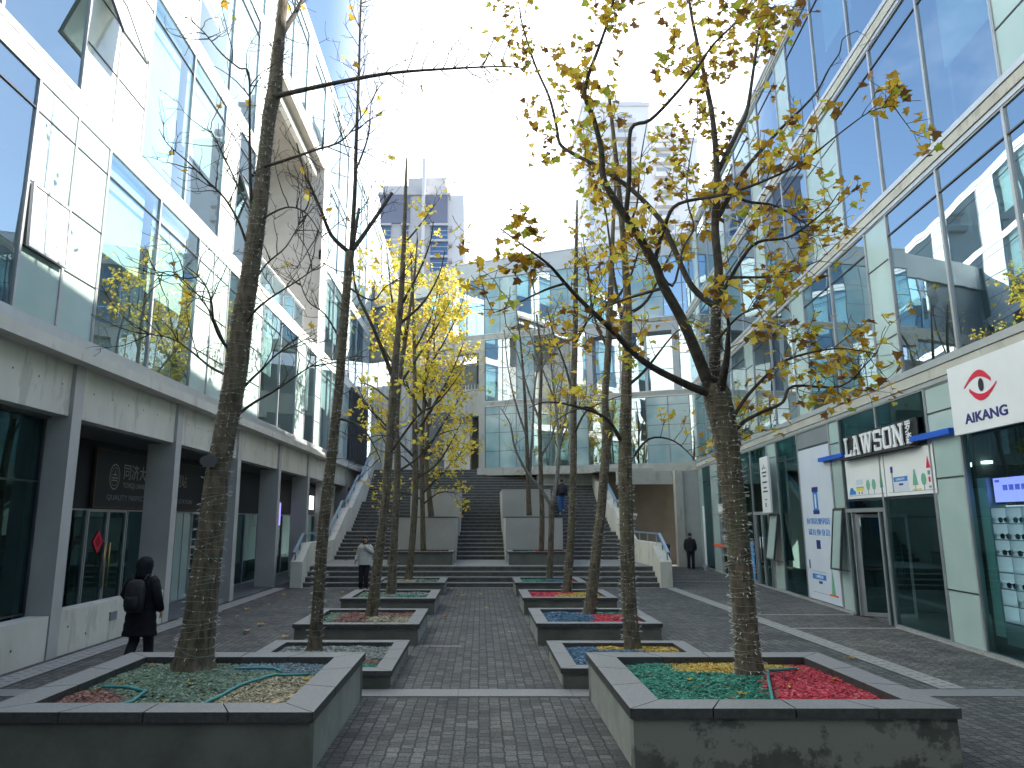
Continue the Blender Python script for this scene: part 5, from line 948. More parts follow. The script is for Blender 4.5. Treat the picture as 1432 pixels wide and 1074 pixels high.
  [[(-1.894,15.1,5.287,0.0494),(-2.107,14.969,5.841,0.0421),(-2.348,14.832,6.407,0.0345),(-2.664,14.664,7.089,0.0253),(-2.736,14.5,7.817,0.0164)],[(-1.75,15.1,6.483,0.0334),(-1.278,15.346,7.031,0.0258),(-0.949,15.601,7.774,0.0175),(-0.834,15.8,8.439,0.0107)],[(-1.728,15.1,6.921,0.0336),(-1.369,14.838,7.504,0.0245),(-1.095,14.577,8.107,0.0157),(-1.011,14.4,8.538,0.0098)],[(-1.709,15.1,8.317,0.0256),(-1.43,15.3,8.775,0.0191),(-1.035,15.6,9.524,0.0089)],[(-1.975,15.1,3.55,0.0322),(-1.416,14.791,4.267,0.022),(-1.142,14.653,4.562,0.0175),(-1.182,14.532,4.902,0.0136),(-1.059,14.4,5.251,0.0094)],[(-1.202,14.5,4.449,0.0235),(-0.905,14.414,4.584,0.0189),(-0.552,14.269,4.987,0.0113),(-0.406,14.2,5.195,0.0077)],[(-1.944,15.1,4.772,0.0245),(-2.411,15.587,5.175,0.0151),(-2.785,15.9,5.316,0.0087)]]),
 'L4': ([(-2.336,19.4,0.263,0.1682),(-2.326,19.4,0.643,0.1238),(-2.292,19.4,1.65,0.0966),(-2.245,19.4,2.962,0.0921),(-2.247,19.4,3.92,0.0872),(-2.307,19.4,4.896,0.0821),(-2.219,19.4,6.294,0.0713),(-2.012,19.4,7.938,0.0483),(-1.873,19.4,9.205,0.0367),(-1.809,19.4,10.284,0.0197)],
  [[(-2.255,19.4,4.308,0.0355),(-2.648,19.177,4.865,0.0259),(-3.018,19.004,5.229,0.0186),(-3.29,18.8,5.778,0.01)],[(-2.25,19.4,5.89,0.0412),(-1.663,19.739,6.986,0.0289),(-1.181,20.008,7.901,0.0186),(-0.883,20.2,8.609,0.011)],[(-2.258,19.4,3.534,0.0352),(-1.662,19.13,3.896,0.0265),(-1.173,18.837,4.438,0.0172),(-0.599,18.6,4.598,0.0098)],[(-2.116,19.4,7.109,0.0365),(-2.488,19.62,8.214,0.0275),(-2.632,19.789,9.127,0.0203),(-2.793,20.0,10.308,0.0111)]]),
 'L5': ([(-2.364,24.2,0.313,0.1573),(-2.325,24.2,0.699,0.1183),(-2.229,24.2,1.965,0.1062),(-2.182,24.2,3.375,0.1007),(-2.24,24.2,5.305,0.0886),(-2.265,24.2,6.791,0.0758),(-2.321,24.2,8.569,0.0559),(-2.403,24.2,10.395,0.0425),(-2.504,24.2,11.73,0.0214)],
  [[(-2.235,24.2,5.061,0.0543),(-1.501,23.883,6.239,0.0384),(-0.966,23.634,7.176,0.026),(-0.578,23.4,8.111,0.0144)],[(-2.257,24.2,6.292,0.0488),(-2.926,24.483,7.353,0.0374),(-3.49,24.752,8.45,0.0262),(-3.812,25.0,9.58,0.0155)],[(-2.312,24.2,8.056,0.0433),(-1.821,24.431,9.15,0.0319),(-1.543,24.644,10.275,0.0211),(-1.405,24.8,11.141,0.0129)],[(-2.186,24.2,3.613,0.0478),(-1.512,24.469,4.113,0.0363),(-1.041,24.744,4.875,0.0242),(-0.68,25.0,5.66,0.0125)],[(-2.223,24.2,4.333,0.048),(-2.929,23.915,5.028,0.0332),(-3.395,23.725,5.486,0.0234),(-3.74,23.5,6.175,0.0118)]]),
 'L6': ([(-2.151,27.6,1.081,0.1119),(-2.199,27.6,2.457,0.0918),(-2.255,27.6,4.351,0.0858),(-2.23,27.6,6.295,0.0724),(-2.094,27.6,8.581,0.0589),(-1.721,27.6,10.639,0.0298),(-1.561,27.6,11.841,0.018)],
  [[(-2.232,27.6,4.626,0.0521),(-1.569,27.359,5.704,0.0364),(-1.017,27.173,6.51,0.0242),(-0.604,27.0,7.317,0.013)],[(-2.23,27.6,6.295,0.0527),(-2.889,27.833,7.473,0.0402),(-3.232,28.094,8.99,0.0257),(-3.428,28.3,10.243,0.0138)],[(-2.142,27.6,8.003,0.0466),(-1.485,27.752,9.201,0.0344),(-0.926,27.897,10.429,0.0224),(-0.643,28.0,11.368,0.0138)],[(-2.211,27.6,3.263,0.0452),(-1.418,27.419,4.065,0.0306),(-0.872,27.297,4.599,0.0206),(-0.6,27.2,5.135,0.0129)],[(-2.22,27.6,3.805,0.0453),(-2.917,27.309,4.6,0.0317),(-3.448,27.146,4.857,0.0241),(-3.843,26.9,5.646,0.0128)],[(-2.178,27.6,2.859,0.0386),(-1.621,27.319,3.252,0.0263),(-1.182,27.137,3.299,0.0185),(-0.855,27.0,3.241,0.0126)],[(-2.18,27.6,2.993,0.0386),(-2.809,27.837,3.271,0.0288),(-3.382,28.034,3.224,0.0204),(-3.814,28.2,3.009,0.0131)]]),
 'L7': ([(-2.076,30.6,2.42,0.1354),(-2.179,30.6,3.373,0.106),(-2.322,30.6,4.884,0.0916),(-2.229,30.6,7.047,0.0774),(-2.008,30.6,9.269,0.0549),(-2.158,30.6,11.221,0.0238)],
  [[(-2.291,30.6,4.884,0.0492),(-1.582,30.349,5.469,0.0344),(-0.962,30.116,4.842,0.0206),(-0.658,30.0,4.534,0.0138)],[(-2.256,30.6,6.735,0.0569),(-1.476,30.87,8.043,0.0383),(-0.859,31.074,9.052,0.0239),(-0.545,31.2,9.735,0.0147)],[(-2.229,30.6,7.047,0.0569),(-2.848,30.37,8.264,0.0429),(-3.16,30.158,9.485,0.03),(-3.318,29.9,11.016,0.0143)]]),
}
# ================================================================ TREES
def leaf(m_, p, rg_, size, mi):
    # five lobed leaf folded along its midrib, hanging at a random tilt
    a = rg_.uniform(0, 6.283); tilt = rg_.uniform(-1.3, .5)
    d = Vector((math.cos(a) * math.cos(tilt), math.sin(a) * math.cos(tilt), math.sin(tilt)))
    s = d.cross(Vector((rg_.gauss(0, .4), rg_.gauss(0, .4), 1)))
    if s.length < 1e-3: s = d.orthogonal()
    s.normalize(); n = s.cross(d); fold = rg_.uniform(.05, .4); curl = rg_.uniform(-.25, .25)
    def q(x, y): return p + (d * y + s * x + n * (abs(x) * fold - y * y * curl)) * size
    half = [(0, 0), (.22, .04), (.50, .02), (.40, .28), (.62, .50), (.30, .55), (.22, .72), (0, 1.0)]
    k = rg_.uniform(.8, 1.15)
    m_.add([q(x * k, y) for x, y in half] + [q(-x * k, y) for x, y in half[1:-1]], [(0, 1, 2, 3), (0, 3, 4, 5), (0, 5, 6, 7), (0, 10, 9, 8), (0, 12, 11, 10), (0, 7, 13, 12)], mi)
def grow(tw, lf, path, rg_, n, L, r0, lp, lsize, wts, lv=2, t0=.25, up=.25, mi=0, tips=1.0):
    pts = [Vector(p[:3]) for p in path]
    cum = [0]
    for i in range(1, len(pts)): cum.append(cum[-1] + (pts[i] - pts[i - 1]).length)
    for _ in range(n):
        t = (t0 + (1 - t0) * rg_.random() ** .85) * cum[-1]; i = 1
        while i < len(pts) - 1 and cum[i] < t: i += 1
        f = (t - cum[i - 1]) / max(1e-6, cum[i] - cum[i - 1]); p = pts[i - 1].lerp(pts[i], f); tan = (pts[i] - pts[i - 1]).normalized()
        pr = Vector((rg_.gauss(0, 1), rg_.gauss(0, 1), rg_.gauss(0, 1))); pr -= tan * pr.dot(tan); pr.normalize()
        d = (tan * rg_.uniform(.25, .8) + pr * .9 + Vector((0, 0, up))).normalized()
        ln = L * rg_.uniform(.5, 1.15); k = 6; q = [p.copy()]
        for j in range(k):
            d = (d + Vector((rg_.gauss(0, .17), rg_.gauss(0, .17), rg_.gauss(.05, .15)))).normalized(); q.append(q[-1] + d * ln / k)
        tw.tube(q, [max(.0032, r0 * (1 - .75 * j / k)) for j in range(k + 1)], 4 if r0 < .008 else 5, mi, cap=False)
        if lv > 1: grow(tw, lf, q, rg_, rg_.randint(2, 4), L * .45, r0 * .5, lp, lsize, wts, lv - 1, .3, up, mi)
        for j in range(2, k + 1):
            if rg_.random() < lp * (1.3 if j == k else .8):
                for _2 in range(rg_.choice((1, 1, 2, 3)) if j == k else 1):
                    pp = q[j] + Vector((rg_.gauss(0, .045), rg_.gauss(0, .045), rg_.gauss(-.04, .04)))
                    leaf(lf, pp, rg_, lsize * rg_.uniform(.6, 1.25), rg_.choices(range(5), wts)[0])
def make_tree(key, label, group, n, L, r0, lp, lsize, wts, lv=2, trunk_mat='bark', tw_mat='bark_dark', seed=1, t0=.3, ntr=0, up=.25, extra=0, skip=()):
    rg_ = random.Random(seed); tr, ls = TREES[key]
    e = empty('tree', tr[0][:3], label, 'tree', group)
    def dense(c, sub=3):
        out = []
        for i in range(len(c) - 1):
            for k in range(sub):
                t = k / sub; p0, p1, p2, p3 = [Vector(c[max(0, min(len(c) - 1, i + o_))]) for o_ in (-1, 0, 1, 2)]
                out.append(.5 * ((2 * p1) + (p2 - p0) * t + (2 * p0 - 5 * p1 + 4 * p2 - p3) * t * t + (3 * p1 - p0 - 3 * p2 + p3) * t ** 3))
        out.append(Vector(c[-1])); return out
    b = M(); c = dense([Vector(p) for p in tr], 5)
    b.tube([p.to_3d() for p in c], [max(.004, p[3]) for p in c], 14, 0, wob=.035, rng=rg_)
    b.build('trunk', X[trunk_mat], e, True)
    limbs = [dense([Vector(p) for p in l], 4) for l in ls]
    for _ in range(extra):      # limbs that reach forwards and backwards, out of the picture plane
        i = rg_.randrange(len(c) // 2, len(c) - 2); p = c[i].to_3d(); a = rg_.choice((-1.57, 1.57)) + rg_.gauss(0, .5); d = Vector((math.cos(a), math.sin(a), rg_.uniform(.5, 1.1))).normalized(); q = []
        ln = L * rg_.uniform(1.6, 2.8); rr = max(.008, c[i][3] * .4)
        for j in range(9): q.append(Vector((*p, max(.003, rr * (1 - j / 9))))); d = (d + Vector((rg_.gauss(0, .12), rg_.gauss(0, .12), rg_.gauss(.02, .1)))).normalized(); p = p + d * ln / 8
        limbs.append(q)
    b = M()
    for l in limbs: b.tube([p.to_3d() for p in l], [max(.0035, p[3]) for p in l], 8, 0, wob=.04, rng=rg_)
    b.build('branches', X[tw_mat] if tw_mat != 'bark_dark' else X['bark_dark'], e, True)
    tw, lf = M(), M()
    for i, l in enumerate(limbs):
        if i in skip: grow(tw, lf, l, rg_, 4, L * .5, r0, 0, lsize, wts, 2, .4, up); continue
        ln = sum((l[k + 1] - l[k]).to_3d().length for k in range(len(l) - 1))
        grow(tw, lf, l, rg_, max(3, int(n * ln)), L, r0, lp, lsize, wts, lv, t0, up)
    if ntr: grow(tw, lf, c, rg_, ntr, L, r0, lp, lsize, wts, lv, .5, up)
    tw.build('twigs', X['twig_pale' if tw_mat == 'twig_pale' else 'bark_dark'], e)
    if lf.f: lf.build('foliage', LEAFM, e)
    return e
GR = 'trees growing in the stone topped planters'
make_tree('R1', 'large leaning golden brown tree in the near planter of teal and red chips', GR, 5.4, .62, .006, .48, .104, (2, 2.8, 3.6, 2.0, 1.6), seed=3, extra=2, skip=(7,))
make_tree('R2', 'tall slim nearly bare tree in the low planter with blue and yellow chips', GR, 2.8, .7, .007, .42, .115, (4, 2, 1, .2, 3), seed=12, ntr=6, extra=2)
make_tree('R3', 'crooked leaning tree in the planter with blue and pink red chips', GR, 3.0, .8, .007, .42, .115, (4, 2, 1, .2, 2), seed=5, ntr=5)
make_tree('R4', 'straight dark tree in the planter with red chips and a yellow patch', GR, 2.8, .8, .007, .36, .115, (4, 2, 1, .2, 2), seed=6, ntr=8)
make_tree('R5', 'forked pale twigged bare tree in the teal and blue chip planter by the stairs', GR, 3.2, .95, .011, .03, .15, (4, 2, 1, .2, 1), seed=7, tw_mat='twig_pale')
make_tree('R6', 'slim bare tree standing in the landing planter with red chips', GR, 3.2, .95, .011, .02, .15, (4, 2, 1, .2, 1), seed=8, tw_mat='twig_pale', ntr=6)
make_tree('R7', 'bare twin stemmed tree in the raised concrete box beside the person in jeans', GR, 3.4, .95, .011, .02, .15, (4, 2, 1, .2, 1), seed=9, tw_mat='twig_pale', ntr=6)
make_tree('L1', 'thick bare tree with an oval tag in the near planter of faded green chips', GR, 5.5, .80, .009, .010, .11, (2, 3, 2, .6, 1), seed=21, extra=2)
make_tree('L2', 'slender bare three forked tree in the low planter behind the large faded one', GR, 5.5, .80, .009, .010, .11, (4, 2, 1, .2, 1), seed=22, ntr=4)
make_tree('L3', 'dark upright tree with a few yellow leaves in the planter with dull pink chips', GR, 2.4, .7, .006, .26, .115, (8, 2, .5, .2, 2), seed=23, ntr=4)
make_tree('L4', 'slim yellow leaved tree in the planter with a strip of teal netting', GR, 3.2, .8, .008, .6, .118, (8, 1.6, .4, .1, 2), seed=24, ntr=12)
make_tree('L5', 'bright yellow tree in the planter of bare brownish chips by the stairs', GR, 6.2, .95, .008, .68, .118, (8, 1.4, .3, .05, 2), seed=25, ntr=30, extra=3)
make_tree('L6', 'bright yellow leaved tree on the landing before the lower concrete box', GR, 6.8, .95, .008, .72, .118, (8, 1.4, .3, .05, 2), seed=26, ntr=30, extra=3)
make_tree('L7', 'yellow leaved tree in the raised concrete box behind the other yellow trees', GR, 6.2, .95, .008, .68, .118, (8, 1.4, .3, .05, 2.4), seed=27, ntr=24, extra=3)
# ---- strings of little lights wound round the trunks
def lights(key, label, z0, z1, turns, seed, bulbs):
    rg_ = random.Random(seed); tr = TREES[key][0]
    def at(z):
        for a, b_ in zip(tr[:-1], tr[1:]):
            if a[2] <= z <= b_[2]:
                t = (z - a[2]) / (b_[2] - a[2]); return Vector([a[k] + (b_[k] - a[k]) * t for k in range(4)])
        return Vector(tr[-1] if z > tr[-1][2] else tr[0])
    e = empty('string_lights', at(z0)[:3], label, 'string lights', 'strings of lights wound round the trunks')
    m_ = M(); bm_ = M()
    for w_ in range(2):
        pts = []; n = turns * 14; z = z0; ph = rg_.uniform(0, 6.28); dr = 0; sgn = 1 if w_ == 0 else -1; tt = turns if w_ == 0 else max(4, turns // 3)
        for i in range(tt * 14):
            dr += rg_.gauss(0, .006); dr *= .96
            zz = z0 + (z1 - z0) * i / (tt * 14) + dr * (1 + w_) + .03 * math.sin(i * .37 + ph) * (1 + w_)
            c = at(zz); a = ph + sgn * i * 6.283 / 14; r = c[3] * 1.03 + .006
            pts.append(Vector((c[0] + r * math.cos(a), c[1] + r * math.sin(a), zz)))
            if rg_.random() < bulbs:
                o_ = Vector((math.cos(a), math.sin(a), rg_.uniform(-.8, .8))).normalized(); p = pts[-1]
                bm_.tube([p, p + o_ * .025, p + o_ * .048], [.004, .005, .002], 4, 0)
        m_.tube(pts, .0024, 4, 0)
    m_.build('wire', X['wire'], e); bo_ = bm_.build('bulbs', X['bulb'], e); bo_['kind'] = 'stuff'
lights('R1', 'pale wire lights wound round the leaning trunk in the teal and red planter', .55, 4.9, 74, 1, .5)
lights('L1', 'pale wire lights wound round the thick trunk in the faded green planter', .6, 9.0, 96, 2, .42)
lights('L2', 'pale wire lights wound round the slender trunk behind the large faded planter', .4, 6.6, 66, 3, .4)
lights('R2', 'pale wire lights wound round the trunk in the blue and yellow planter', .4, 6.0, 66, 4, .4)
lights('L3', 'pale wire lights wound round the dark trunk in the dull pink planter', .5, 6.0, 40, 5, .14)
lights('R3', 'pale wire lights wound round the crooked trunk in the blue and red planter', .5, 5.5, 40, 6, .14)
lights('R4', 'pale wire lights wound round the dark trunk in the red and yellow planter', .5, 5.0, 34, 7, .1)
lights('L4', 'pale wire lights wound round the slim trunk in the planter with teal netting', .5, 5.0, 34, 8, .1)
# oval tag on the front left trunk
tp_ = TREES['L1'][0]; tz = 2.62
c = [p for p in tp_ if p[2] > 2.3][0]
q = M(); q.prism([(.115 * math.cos(k * math.pi / 10), .075 * math.sin(k * math.pi / 10)) for k in range(20)], (c[0] - .05, c[1] - c[3] - .05, 2.98), (1, 0, 0), (0, 0, 1), (0, -.012, 0))
tag(q.build('tree_tag', X['alu_dark']), 'dark oval name tag fixed to the thick bare trunk', 'tag')
# ---- fallen leaves
rl = random.Random(77); lm = M(); leaf(lm, Vector((0, 0, 0)), random.Random(2), .1, 0)
protos = []
for k in range(4):
    a_ = M(); rr_ = random.Random(40 + k)
    half = [(0, 0), (.22, .04), (.50, .02), (.40, .28), (.62, .50), (.30, .55), (.22, .72), (0, 1.0)]
    pts = [(x * .1, y_ * .1, .02 + .03 * abs(x) + rr_.uniform(0, .012)) for x, y_ in half] + [(-x * .1, y_ * .1, .02 + .03 * abs(x) + rr_.uniform(0, .012)) for x, y_ in half[1:-1]]
    a_.add(pts, [(0, 1, 2, 3), (0, 3, 4, 5), (0, 5, 6, 7), (0, 10, 9, 8), (0, 12, 11, 10), (0, 7, 13, 12)]); protos.append(a_)
spots = [(rl.uniform(-1, 1), rl.uniform(10.5, 25), 0) for _ in range(9)] + [(rl.uniform(-6.2, -3.6), rl.uniform(14, 24.8), 0) for _ in range(20)] + [(rl.uniform(3.6, 6.2), rl.uniform(12, 24), 0) for _ in range(6)] + [(rl.uniform(-5.8, -1.2), rl.choice((26.4, 27.6, 28.2, 29.2, 29.8)), 'st') for _ in range(10)] + [(rl.uniform(-5.6, -3.4), 30.4 + .41 * rl.randrange(7) + .15, 'st') for _ in range(8)]
lms = [bpy.data.meshes.new('fallen_leaf') for _ in protos]
for me, a_, mt in zip(lms, protos, (LEAFM[1], LEAFM[2], LEAFM[3], pm('leaf_dry', (.42, .30, .16), (.50, .36, .2), 8, .7))): me.from_pydata(a_.v, [], a_.f); me.materials.append(mt)
for x_, y_, z_ in spots:
    o = bpy.data.objects.new('fallen_leaf', rl.choice(lms)); sc.collection.objects.link(o); o.location = (x_, y_, stair_z(y_) + .003 if z_ == 'st' else .006); o.rotation_euler = (0, 0, rl.uniform(0, 6.28)); s_ = rl.uniform(.9, 1.5); o.scale = (s_, s_, s_)
    if z_ == 'st': tag(o, 'dry fallen leaf lying on the stone stairs', 'leaf', 'fallen leaves on the stairs')
    elif -1.1 < x_ < 1.1: tag(o, 'dry fallen leaf lying on the dark setts of the middle aisle', 'leaf', 'fallen leaves on the middle aisle')
    elif x_ < 0: tag(o, 'dry fallen leaf on the setts between the planters and the colonnade', 'leaf', 'fallen leaves by the colonnade')
    else: tag(o, 'dry fallen leaf on the setts between the planters and the shops', 'leaf', 'fallen leaves by the shops')

for key, n_, lab, gp in (('L1', 14, 'dry fallen leaf on the faded chips of the large planter', 'fallen leaves on the faded chips'), ('R1', 9, 'dry fallen leaf on the teal and red chips of the large planter', 'fallen leaves on the teal and red chips')):
    hz, (a0, a1, b0, b1) = P[key]
    for _ in range(n_):
        u, v = rl.uniform(.05, .95), rl.uniform(.05, .95)
        o = bpy.data.objects.new('fallen_leaf', rl.choice(lms)); sc.collection.objects.link(o); o.location = (a0 + (a1 - a0) * u, b0 + (b1 - b0) * v, hz(u, v) + .012); o.rotation_euler = (rl.gauss(0, .2), rl.gauss(0, .2), rl.uniform(0, 6.28)); s_ = rl.uniform(.6, 1.0); o.scale = (s_, s_, s_)
        tag(o, lab, 'leaf', gp)
# ================================================================ PEOPLE
def skin_mesh(V_, E_, R_, name, mat, parent, T, sub=2):
    me = bpy.data.meshes.new(name); me.from_pydata([tuple(v) for v in V_], E_, []); o = bpy.data.objects.new(name, me); sc.collection.objects.link(o)
    md = o.modifiers.new('Skin', 'SKIN'); md.use_smooth_shade = True; md.branch_smoothing = .6
    for i, r in enumerate(R_): me.skin_vertices[0].data[i].radius = (r, r) if not hasattr(r, '__len__') else r
    me.skin_vertices[0].data[0].use_root = True
    ss = o.modifiers.new('Sub', 'SUBSURF'); ss.levels = sub; ss.render_levels = sub
    dg = bpy.context.evaluated_depsgraph_get(); dg.update(); nm = bpy.data.meshes.new_from_object(o.evaluated_get(dg)); bpy.data.objects.remove(o)
    nm.transform(T); nm.materials.clear(); nm.materials.append(mat)
    for p in nm.polygons: p.use_smooth = True
    o = bpy.data.objects.new(name, nm); sc.collection.objects.link(o); attach(o, parent); return o
SKIN = pm('skin', (.42, .25, .17), (.47, .29, .20), 20, .55)
HAIR = pm('black_hair', (.012, .011, .011), (.03, .027, .025), 60, .45)
def person(loc, face, h, label, coat, trousers, shoe, hem=.55, hood=False, pack=None, arms=None, legs=None, lean=0.0, cuff=True, headpitch=0):
    """local frame: +y is forward, x to the person's right, metres for a 1.70 m figure"""
    e = empty('person', loc, label, 'person')
    T = Matrix.Translation(Vector(loc)) @ Matrix.Rotation(face, 4, 'Z') @ Matrix.Scale(h / 1.70, 4)
    arms = arms or {1: [(.24, -.05, 1.14), (.245, .05, .92)], -1: [(-.24, -.05, 1.14), (-.245, .05, .92)]}
    legs = legs or {1: [(.10, .03, .49), (.10, -.03, .085)], -1: [(-.10, .0, .49), (-.10, .0, .085)]}
    V_ = [(0, 0, .94), (0, .005, 1.10), (0, .0, 1.28), (0, -.005, 1.42), (0, .01, 1.485)]; E_ = [(0, 1), (1, 2), (2, 3), (3, 4)]; R_ = [(.145, .105), (.13, .095), (.15, .105), (.10, .075), .05]
    def addc(root, pts, rs):
        p = root
        for q, r in zip(pts, rs): V_.append(q); R_.append(r); E_.append((p, len(V_) - 1)); p = len(V_) - 1
        return p
    addc(4, [(0, .02, 1.55), (0, .03, 1.60), (0, .025, 1.655)], [.066, .082, .058])
    for s in (1, -1):
        el, wr = arms[s]; sh = (.165 * s, -.005, 1.395); d = (Vector(wr) - Vector(el)).normalized()
        wi = addc(3, [sh, tuple(Vector(sh).lerp(Vector(el), .5)), el, tuple(Vector(el).lerp(Vector(wr), .5)), wr], [.06, .052, .043, .038, .027])
        side = Vector((s, 0, 0)) - d * d.dot(Vector((s, 0, 0))); side.normalize(); acr = d.cross(side) * 1.0
        pa = Vector(wr) + d * .05; pi_ = addc(wi, [tuple(pa)], [.032])
        for k, (off, ln) in enumerate(((-.026, .07), (-.009, .08), (.009, .078), (.026, .06))):
            b0 = pa + acr * off + d * .025; c_ = -side
            addc(pi_, [tuple(b0), tuple(b0 + d * ln * .5 + c_ * .012), tuple(b0 + d * ln * .85 + c_ * .035)], [.0095, .0088, .0075])
        b0 = pa + acr * -.03 - d * .012; addc(pi_, [tuple(b0 - acr * .015 + d * .01), tuple(b0 - acr * .025 + d * .045 - side * .012)], [.011, .009])
        kn, an = legs[s]; hp = (.092 * s, 0, .90)
        ai = addc(0, [hp, tuple(Vector(hp).lerp(Vector(kn), .5)), kn, tuple(Vector(kn).lerp(Vector(an), .4)), an], [.095, .082, .06, .055, .04])
        addc(ai, [(an[0] + .012 * s, an[1] + .10, max(.035, an[2] - .045)), (an[0] + .015 * s, an[1] + .17, max(.03, an[2] - .055))], [.04, .03])
    skin_mesh(V_, E_, R_, 'body', SKIN, e, T)
    def place(m_, name, mat, smooth=True, par=e):
        m_.v = [tuple(T @ Vector(v)) for v in m_.v]; o = m_.build(name, mat, par, smooth); return o
    # face: nose, eyes, ears
    q = M(); q.add([(-.014, .096, 1.573), (.014, .096, 1.573), (0, .098, 1.612), (0, .122, 1.578)], [(0, 1, 3), (1, 2, 3), (2, 0, 3)]); place(q, 'nose', SKIN)
    for s in (1, -1):
        q = M(); q.tube([(s * .03, .092, 1.608), (s * .03, .104, 1.608)], [.011, .008], 8); place(q, 'eye', HAIR)
        if not hood: q = M(); q.loft([(s * .08, .015, 1.57, .012, .02), (s * .086, .012, 1.59, .014, .027), (s * .084, .01, 1.615, .01, .02)], 8); place(q, 'ear', SKIN)
    q = M(); q.tube([(-.022, .097, 1.548), (0, .103, 1.546), (.022, .097, 1.548)], .005, 6); place(q, 'mouth', pm('lips', (.30, .12, .10)))
    # trousers
    q = M()
    for s in (1, -1):
        kn, an = legs[s]; hp = Vector((.092 * s, 0, .93)); kn, an = Vector(kn), Vector(an)
        q.tube([hp, hp.lerp(kn, .5), kn, kn.lerp(an, .5), an + Vector((0, 0, -.02))], [.115, .098, .078, .072, .07], 14)
    q.loft([(0, 0, .84, .16, .115), (0, 0, .95, .175, .12), (0, 0, 1.04, .16, .11)], 18); place(q, 'trousers', trousers)
    for s in (1, -1):
        kn, an = legs[s]; q = M(); z_ = an[2] - .085
        q.loft([(an[0], an[1] + .055, z_ + .0, .05, .135), (an[0], an[1] + .055, z_ + .025, .052, .138), (an[0], an[1] + .04, z_ + .06, .046, .11), (an[0], an[1] - .005, z_ + .105, .045, .055)], 14); place(q, 'shoe', shoe)
    # coat: body with a slightly flared, quilted outline, sleeves and collar
    q = M(); rings = []
    top = 1.445; n_ = 22
    for i in range(n_ + 1):
        t_ = i / n_; z_ = hem + (top - hem) * t_
        if z_ > 1.34: k = (z_ - 1.34) / (top - 1.34); rx, ry_ = .225 - .12 * k ** 1.6, .145 - .055 * k
        else:
            k = (1.34 - z_) / (1.34 - .5); rx, ry_ = .225 - .025 * math.sin(k * 3.1) + .055 * k, .145 + .035 * k
        qd = .006 * math.sin(i * 2.1)
        rings.append((0, -.004 + lean * (1 - t_) * 0, z_, rx + qd, ry_ + qd))
    q.loft(rings, 22)
    o_ = place(q, 'coat', coat)
    for s in (1, -1):
        el, wr = Vector(arms[s][0]), Vector(arms[s][1]); sh = Vector((.155 * s, -.005, 1.40)); q = M()
        pts = [sh + Vector((-.03 * s, 0, .0)), sh.lerp(el, .25), sh.lerp(el, .6), el, el.lerp(wr, .4), el.lerp(wr, .8), wr]
        q.tube(pts, [.075, .083, .078, .07, .067, .062, .056], 14); place(q, 'sleeve', coat, par=o_)
    if hood:
        q = M(); q.loft([(0, -.035, 1.41, .115, .10), (0, -.03, 1.46, .115, .105), (0, -.012, 1.52, .112, .118), (0, -.005, 1.59, .122, .132), (0, .0, 1.66, .112, .125), (0, .005, 1.715, .075, .085), (0, .005, 1.735, .03, .035)], 20); place(q, 'hood', coat, par=o_)
    else:
        q = M(); q.loft([(0, -.005, 1.41, .10, .085), (0, .0, 1.45, .088, .08), (0, .0, 1.50, .082, .075)], 16); place(q, 'collar', pm('dark_collar', (.02, .02, .022), None, rough=.8), par=o_)
        q = M(); q.loft([(0, -.012, 1.585, .088, .082), (0, -.006, 1.63, .094, .096), (0, .006, 1.675, .088, .094), (0, .01, 1.71, .06, .066), (0, .01, 1.722, .025, .03)], 18); q.v = [(x_, y_ if z_ > 1.64 or y_ < .03 else .03, z_) for x_, y_, z_ in q.v]; place(q, 'hair', HAIR)
    if pack:
        bp = empty('backpack', T @ Vector((0, -.22, 1.1)), pack[0], 'backpack'); q = M()
        q.loft([(0, -.205, .92, .12, .05), (0, -.215, .96, .15, .085), (0, -.22, 1.10, .155, .095), (0, -.215, 1.28, .15, .085), (0, -.20, 1.37, .12, .06), (0, -.19, 1.40, .06, .03)], 18)
        q.v = [tuple(T @ Vector(v)) for v in q.v]; q.build('bag', pack[1], bp, True)
        q = M(); q.loft([(0, -.31, .98, .09, .02), (0, -.32, 1.02, .11, .028), (0, -.32, 1.12, .11, .028), (0, -.31, 1.16, .09, .02)], 14); q.v = [tuple(T @ Vector(v)) for v in q.v]; q.build('pocket', pack[1], bp, True)
        for s in (1, -1):
            q = M(); q.tube([(.09 * s, -.16, 1.36), (.11 * s, -.10, 1.455), (.125 * s, .04, 1.44), (.14 * s, .15, 1.30), (.16 * s, .08, 1.08), (.14 * s, -.14, 1.0)], .017, 7); q.v = [tuple(T @ Vector(v)) for v in q.v]; q.build('strap', pack[1], bp, True)
    return e, T
DK = pm('black_quilted_coat', (.008, .009, .014), (.014, .015, .02), 14, .85, .25, 50, spec=.2); NV = pm('dark_trousers', (.012, .014, .022), None, rough=.8)
WS = pm('pale_shoe', (.55, .55, .55)); BS = pm('black_shoe', (.02, .02, .02), None, rough=.5)
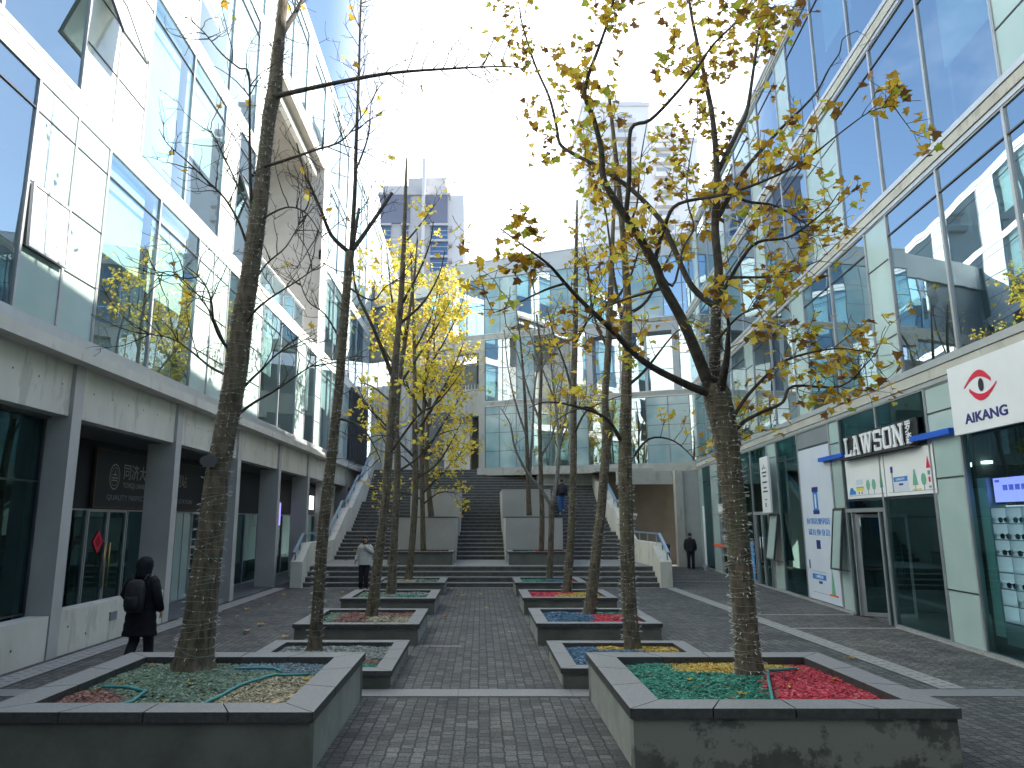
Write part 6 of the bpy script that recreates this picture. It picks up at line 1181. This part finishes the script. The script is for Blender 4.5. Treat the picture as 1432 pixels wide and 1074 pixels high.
GJ = pm('light_grey_jacket', (.42, .425, .42), (.50, .50, .49), 10, .75, .25, 40); JN = pm('blue_jeans', (.03, .09, .25), (.07, .16, .36), 18, .85)
person((-5.12, 11.25, 0), R(-6), 1.68, 'person in a long black hooded coat walking away past the concrete colonnade', DK, NV, WS, hem=.56, hood=True,
       pack=('soft black backpack on the back of the person in the long hooded coat', pm('black_backpack', (.006, .006, .008), (.014, .014, .018), 10, .7)),
       arms={1: [(.27, -.06, 1.15), (.27, .06, .93)], -1: [(-.29, .0, 1.16), (-.20, .14, .98)]}, legs={1: [(.09, .10, .50), (.09, .16, .085)], -1: [(-.09, .02, .48), (-.09, -.20, .13)]})
_, T2 = person((-3.82, 24.3, 0), R(168), 1.72, 'person in a light grey padded jacket holding a phone by the stair foot', GJ, NV, BS, hem=.80, hood=False,
       arms={1: [(.26, -.06, 1.15), (.30, .04, .93)], -1: [(-.27, .06, 1.18), (-.06, .20, 1.42)]}, legs={1: [(.11, .02, .49), (.12, .0, .085)], -1: [(-.07, .04, .49), (-.06, .02, .085)]})
ph = empty('mobile_phone', T2 @ Vector((-.02, .2, 1.5)), 'dark mobile phone held up to the mouth by the person in the grey jacket', 'phone')
q = M(); q.box(-.055, .01, .232, .242, 1.44, 1.58); q.v = [tuple(T2 @ Vector(v)) for v in q.v]; q.build('case', X['black'], ph); q = M(); q.box(-.05, .005, .2305, .2317, 1.45, 1.57); q.v = [tuple(T2 @ Vector(v)) for v in q.v]; q.build('screen', X['tower_glass'], ph)
person((4.02, 35.9, stair_z(35.9)), R(4), 1.70, 'person in a dark jacket and blue jeans climbing the stairs with a rucksack', pm('navy_jacket', (.015, .017, .028), None, rough=.8), JN, WS, hem=.90, hood=False,
       pack=('dark rucksack carried by the person in jeans on the stairs', pm('dark_rucksack', (.01, .011, .02), None, rough=.8)), legs={1: [(.10, .12, .56), (.10, .10, .245)], -1: [(-.10, .0, .48), (-.10, -.06, .085)]})
person((9.9, 34.6, 0), R(-20), 1.66, 'person in black clothes and a cap seen from behind by the far glass entrance', pm('plain_black_jacket', (.012, .012, .013), None, rough=.8), NV, BS, hem=.85, hood=False)
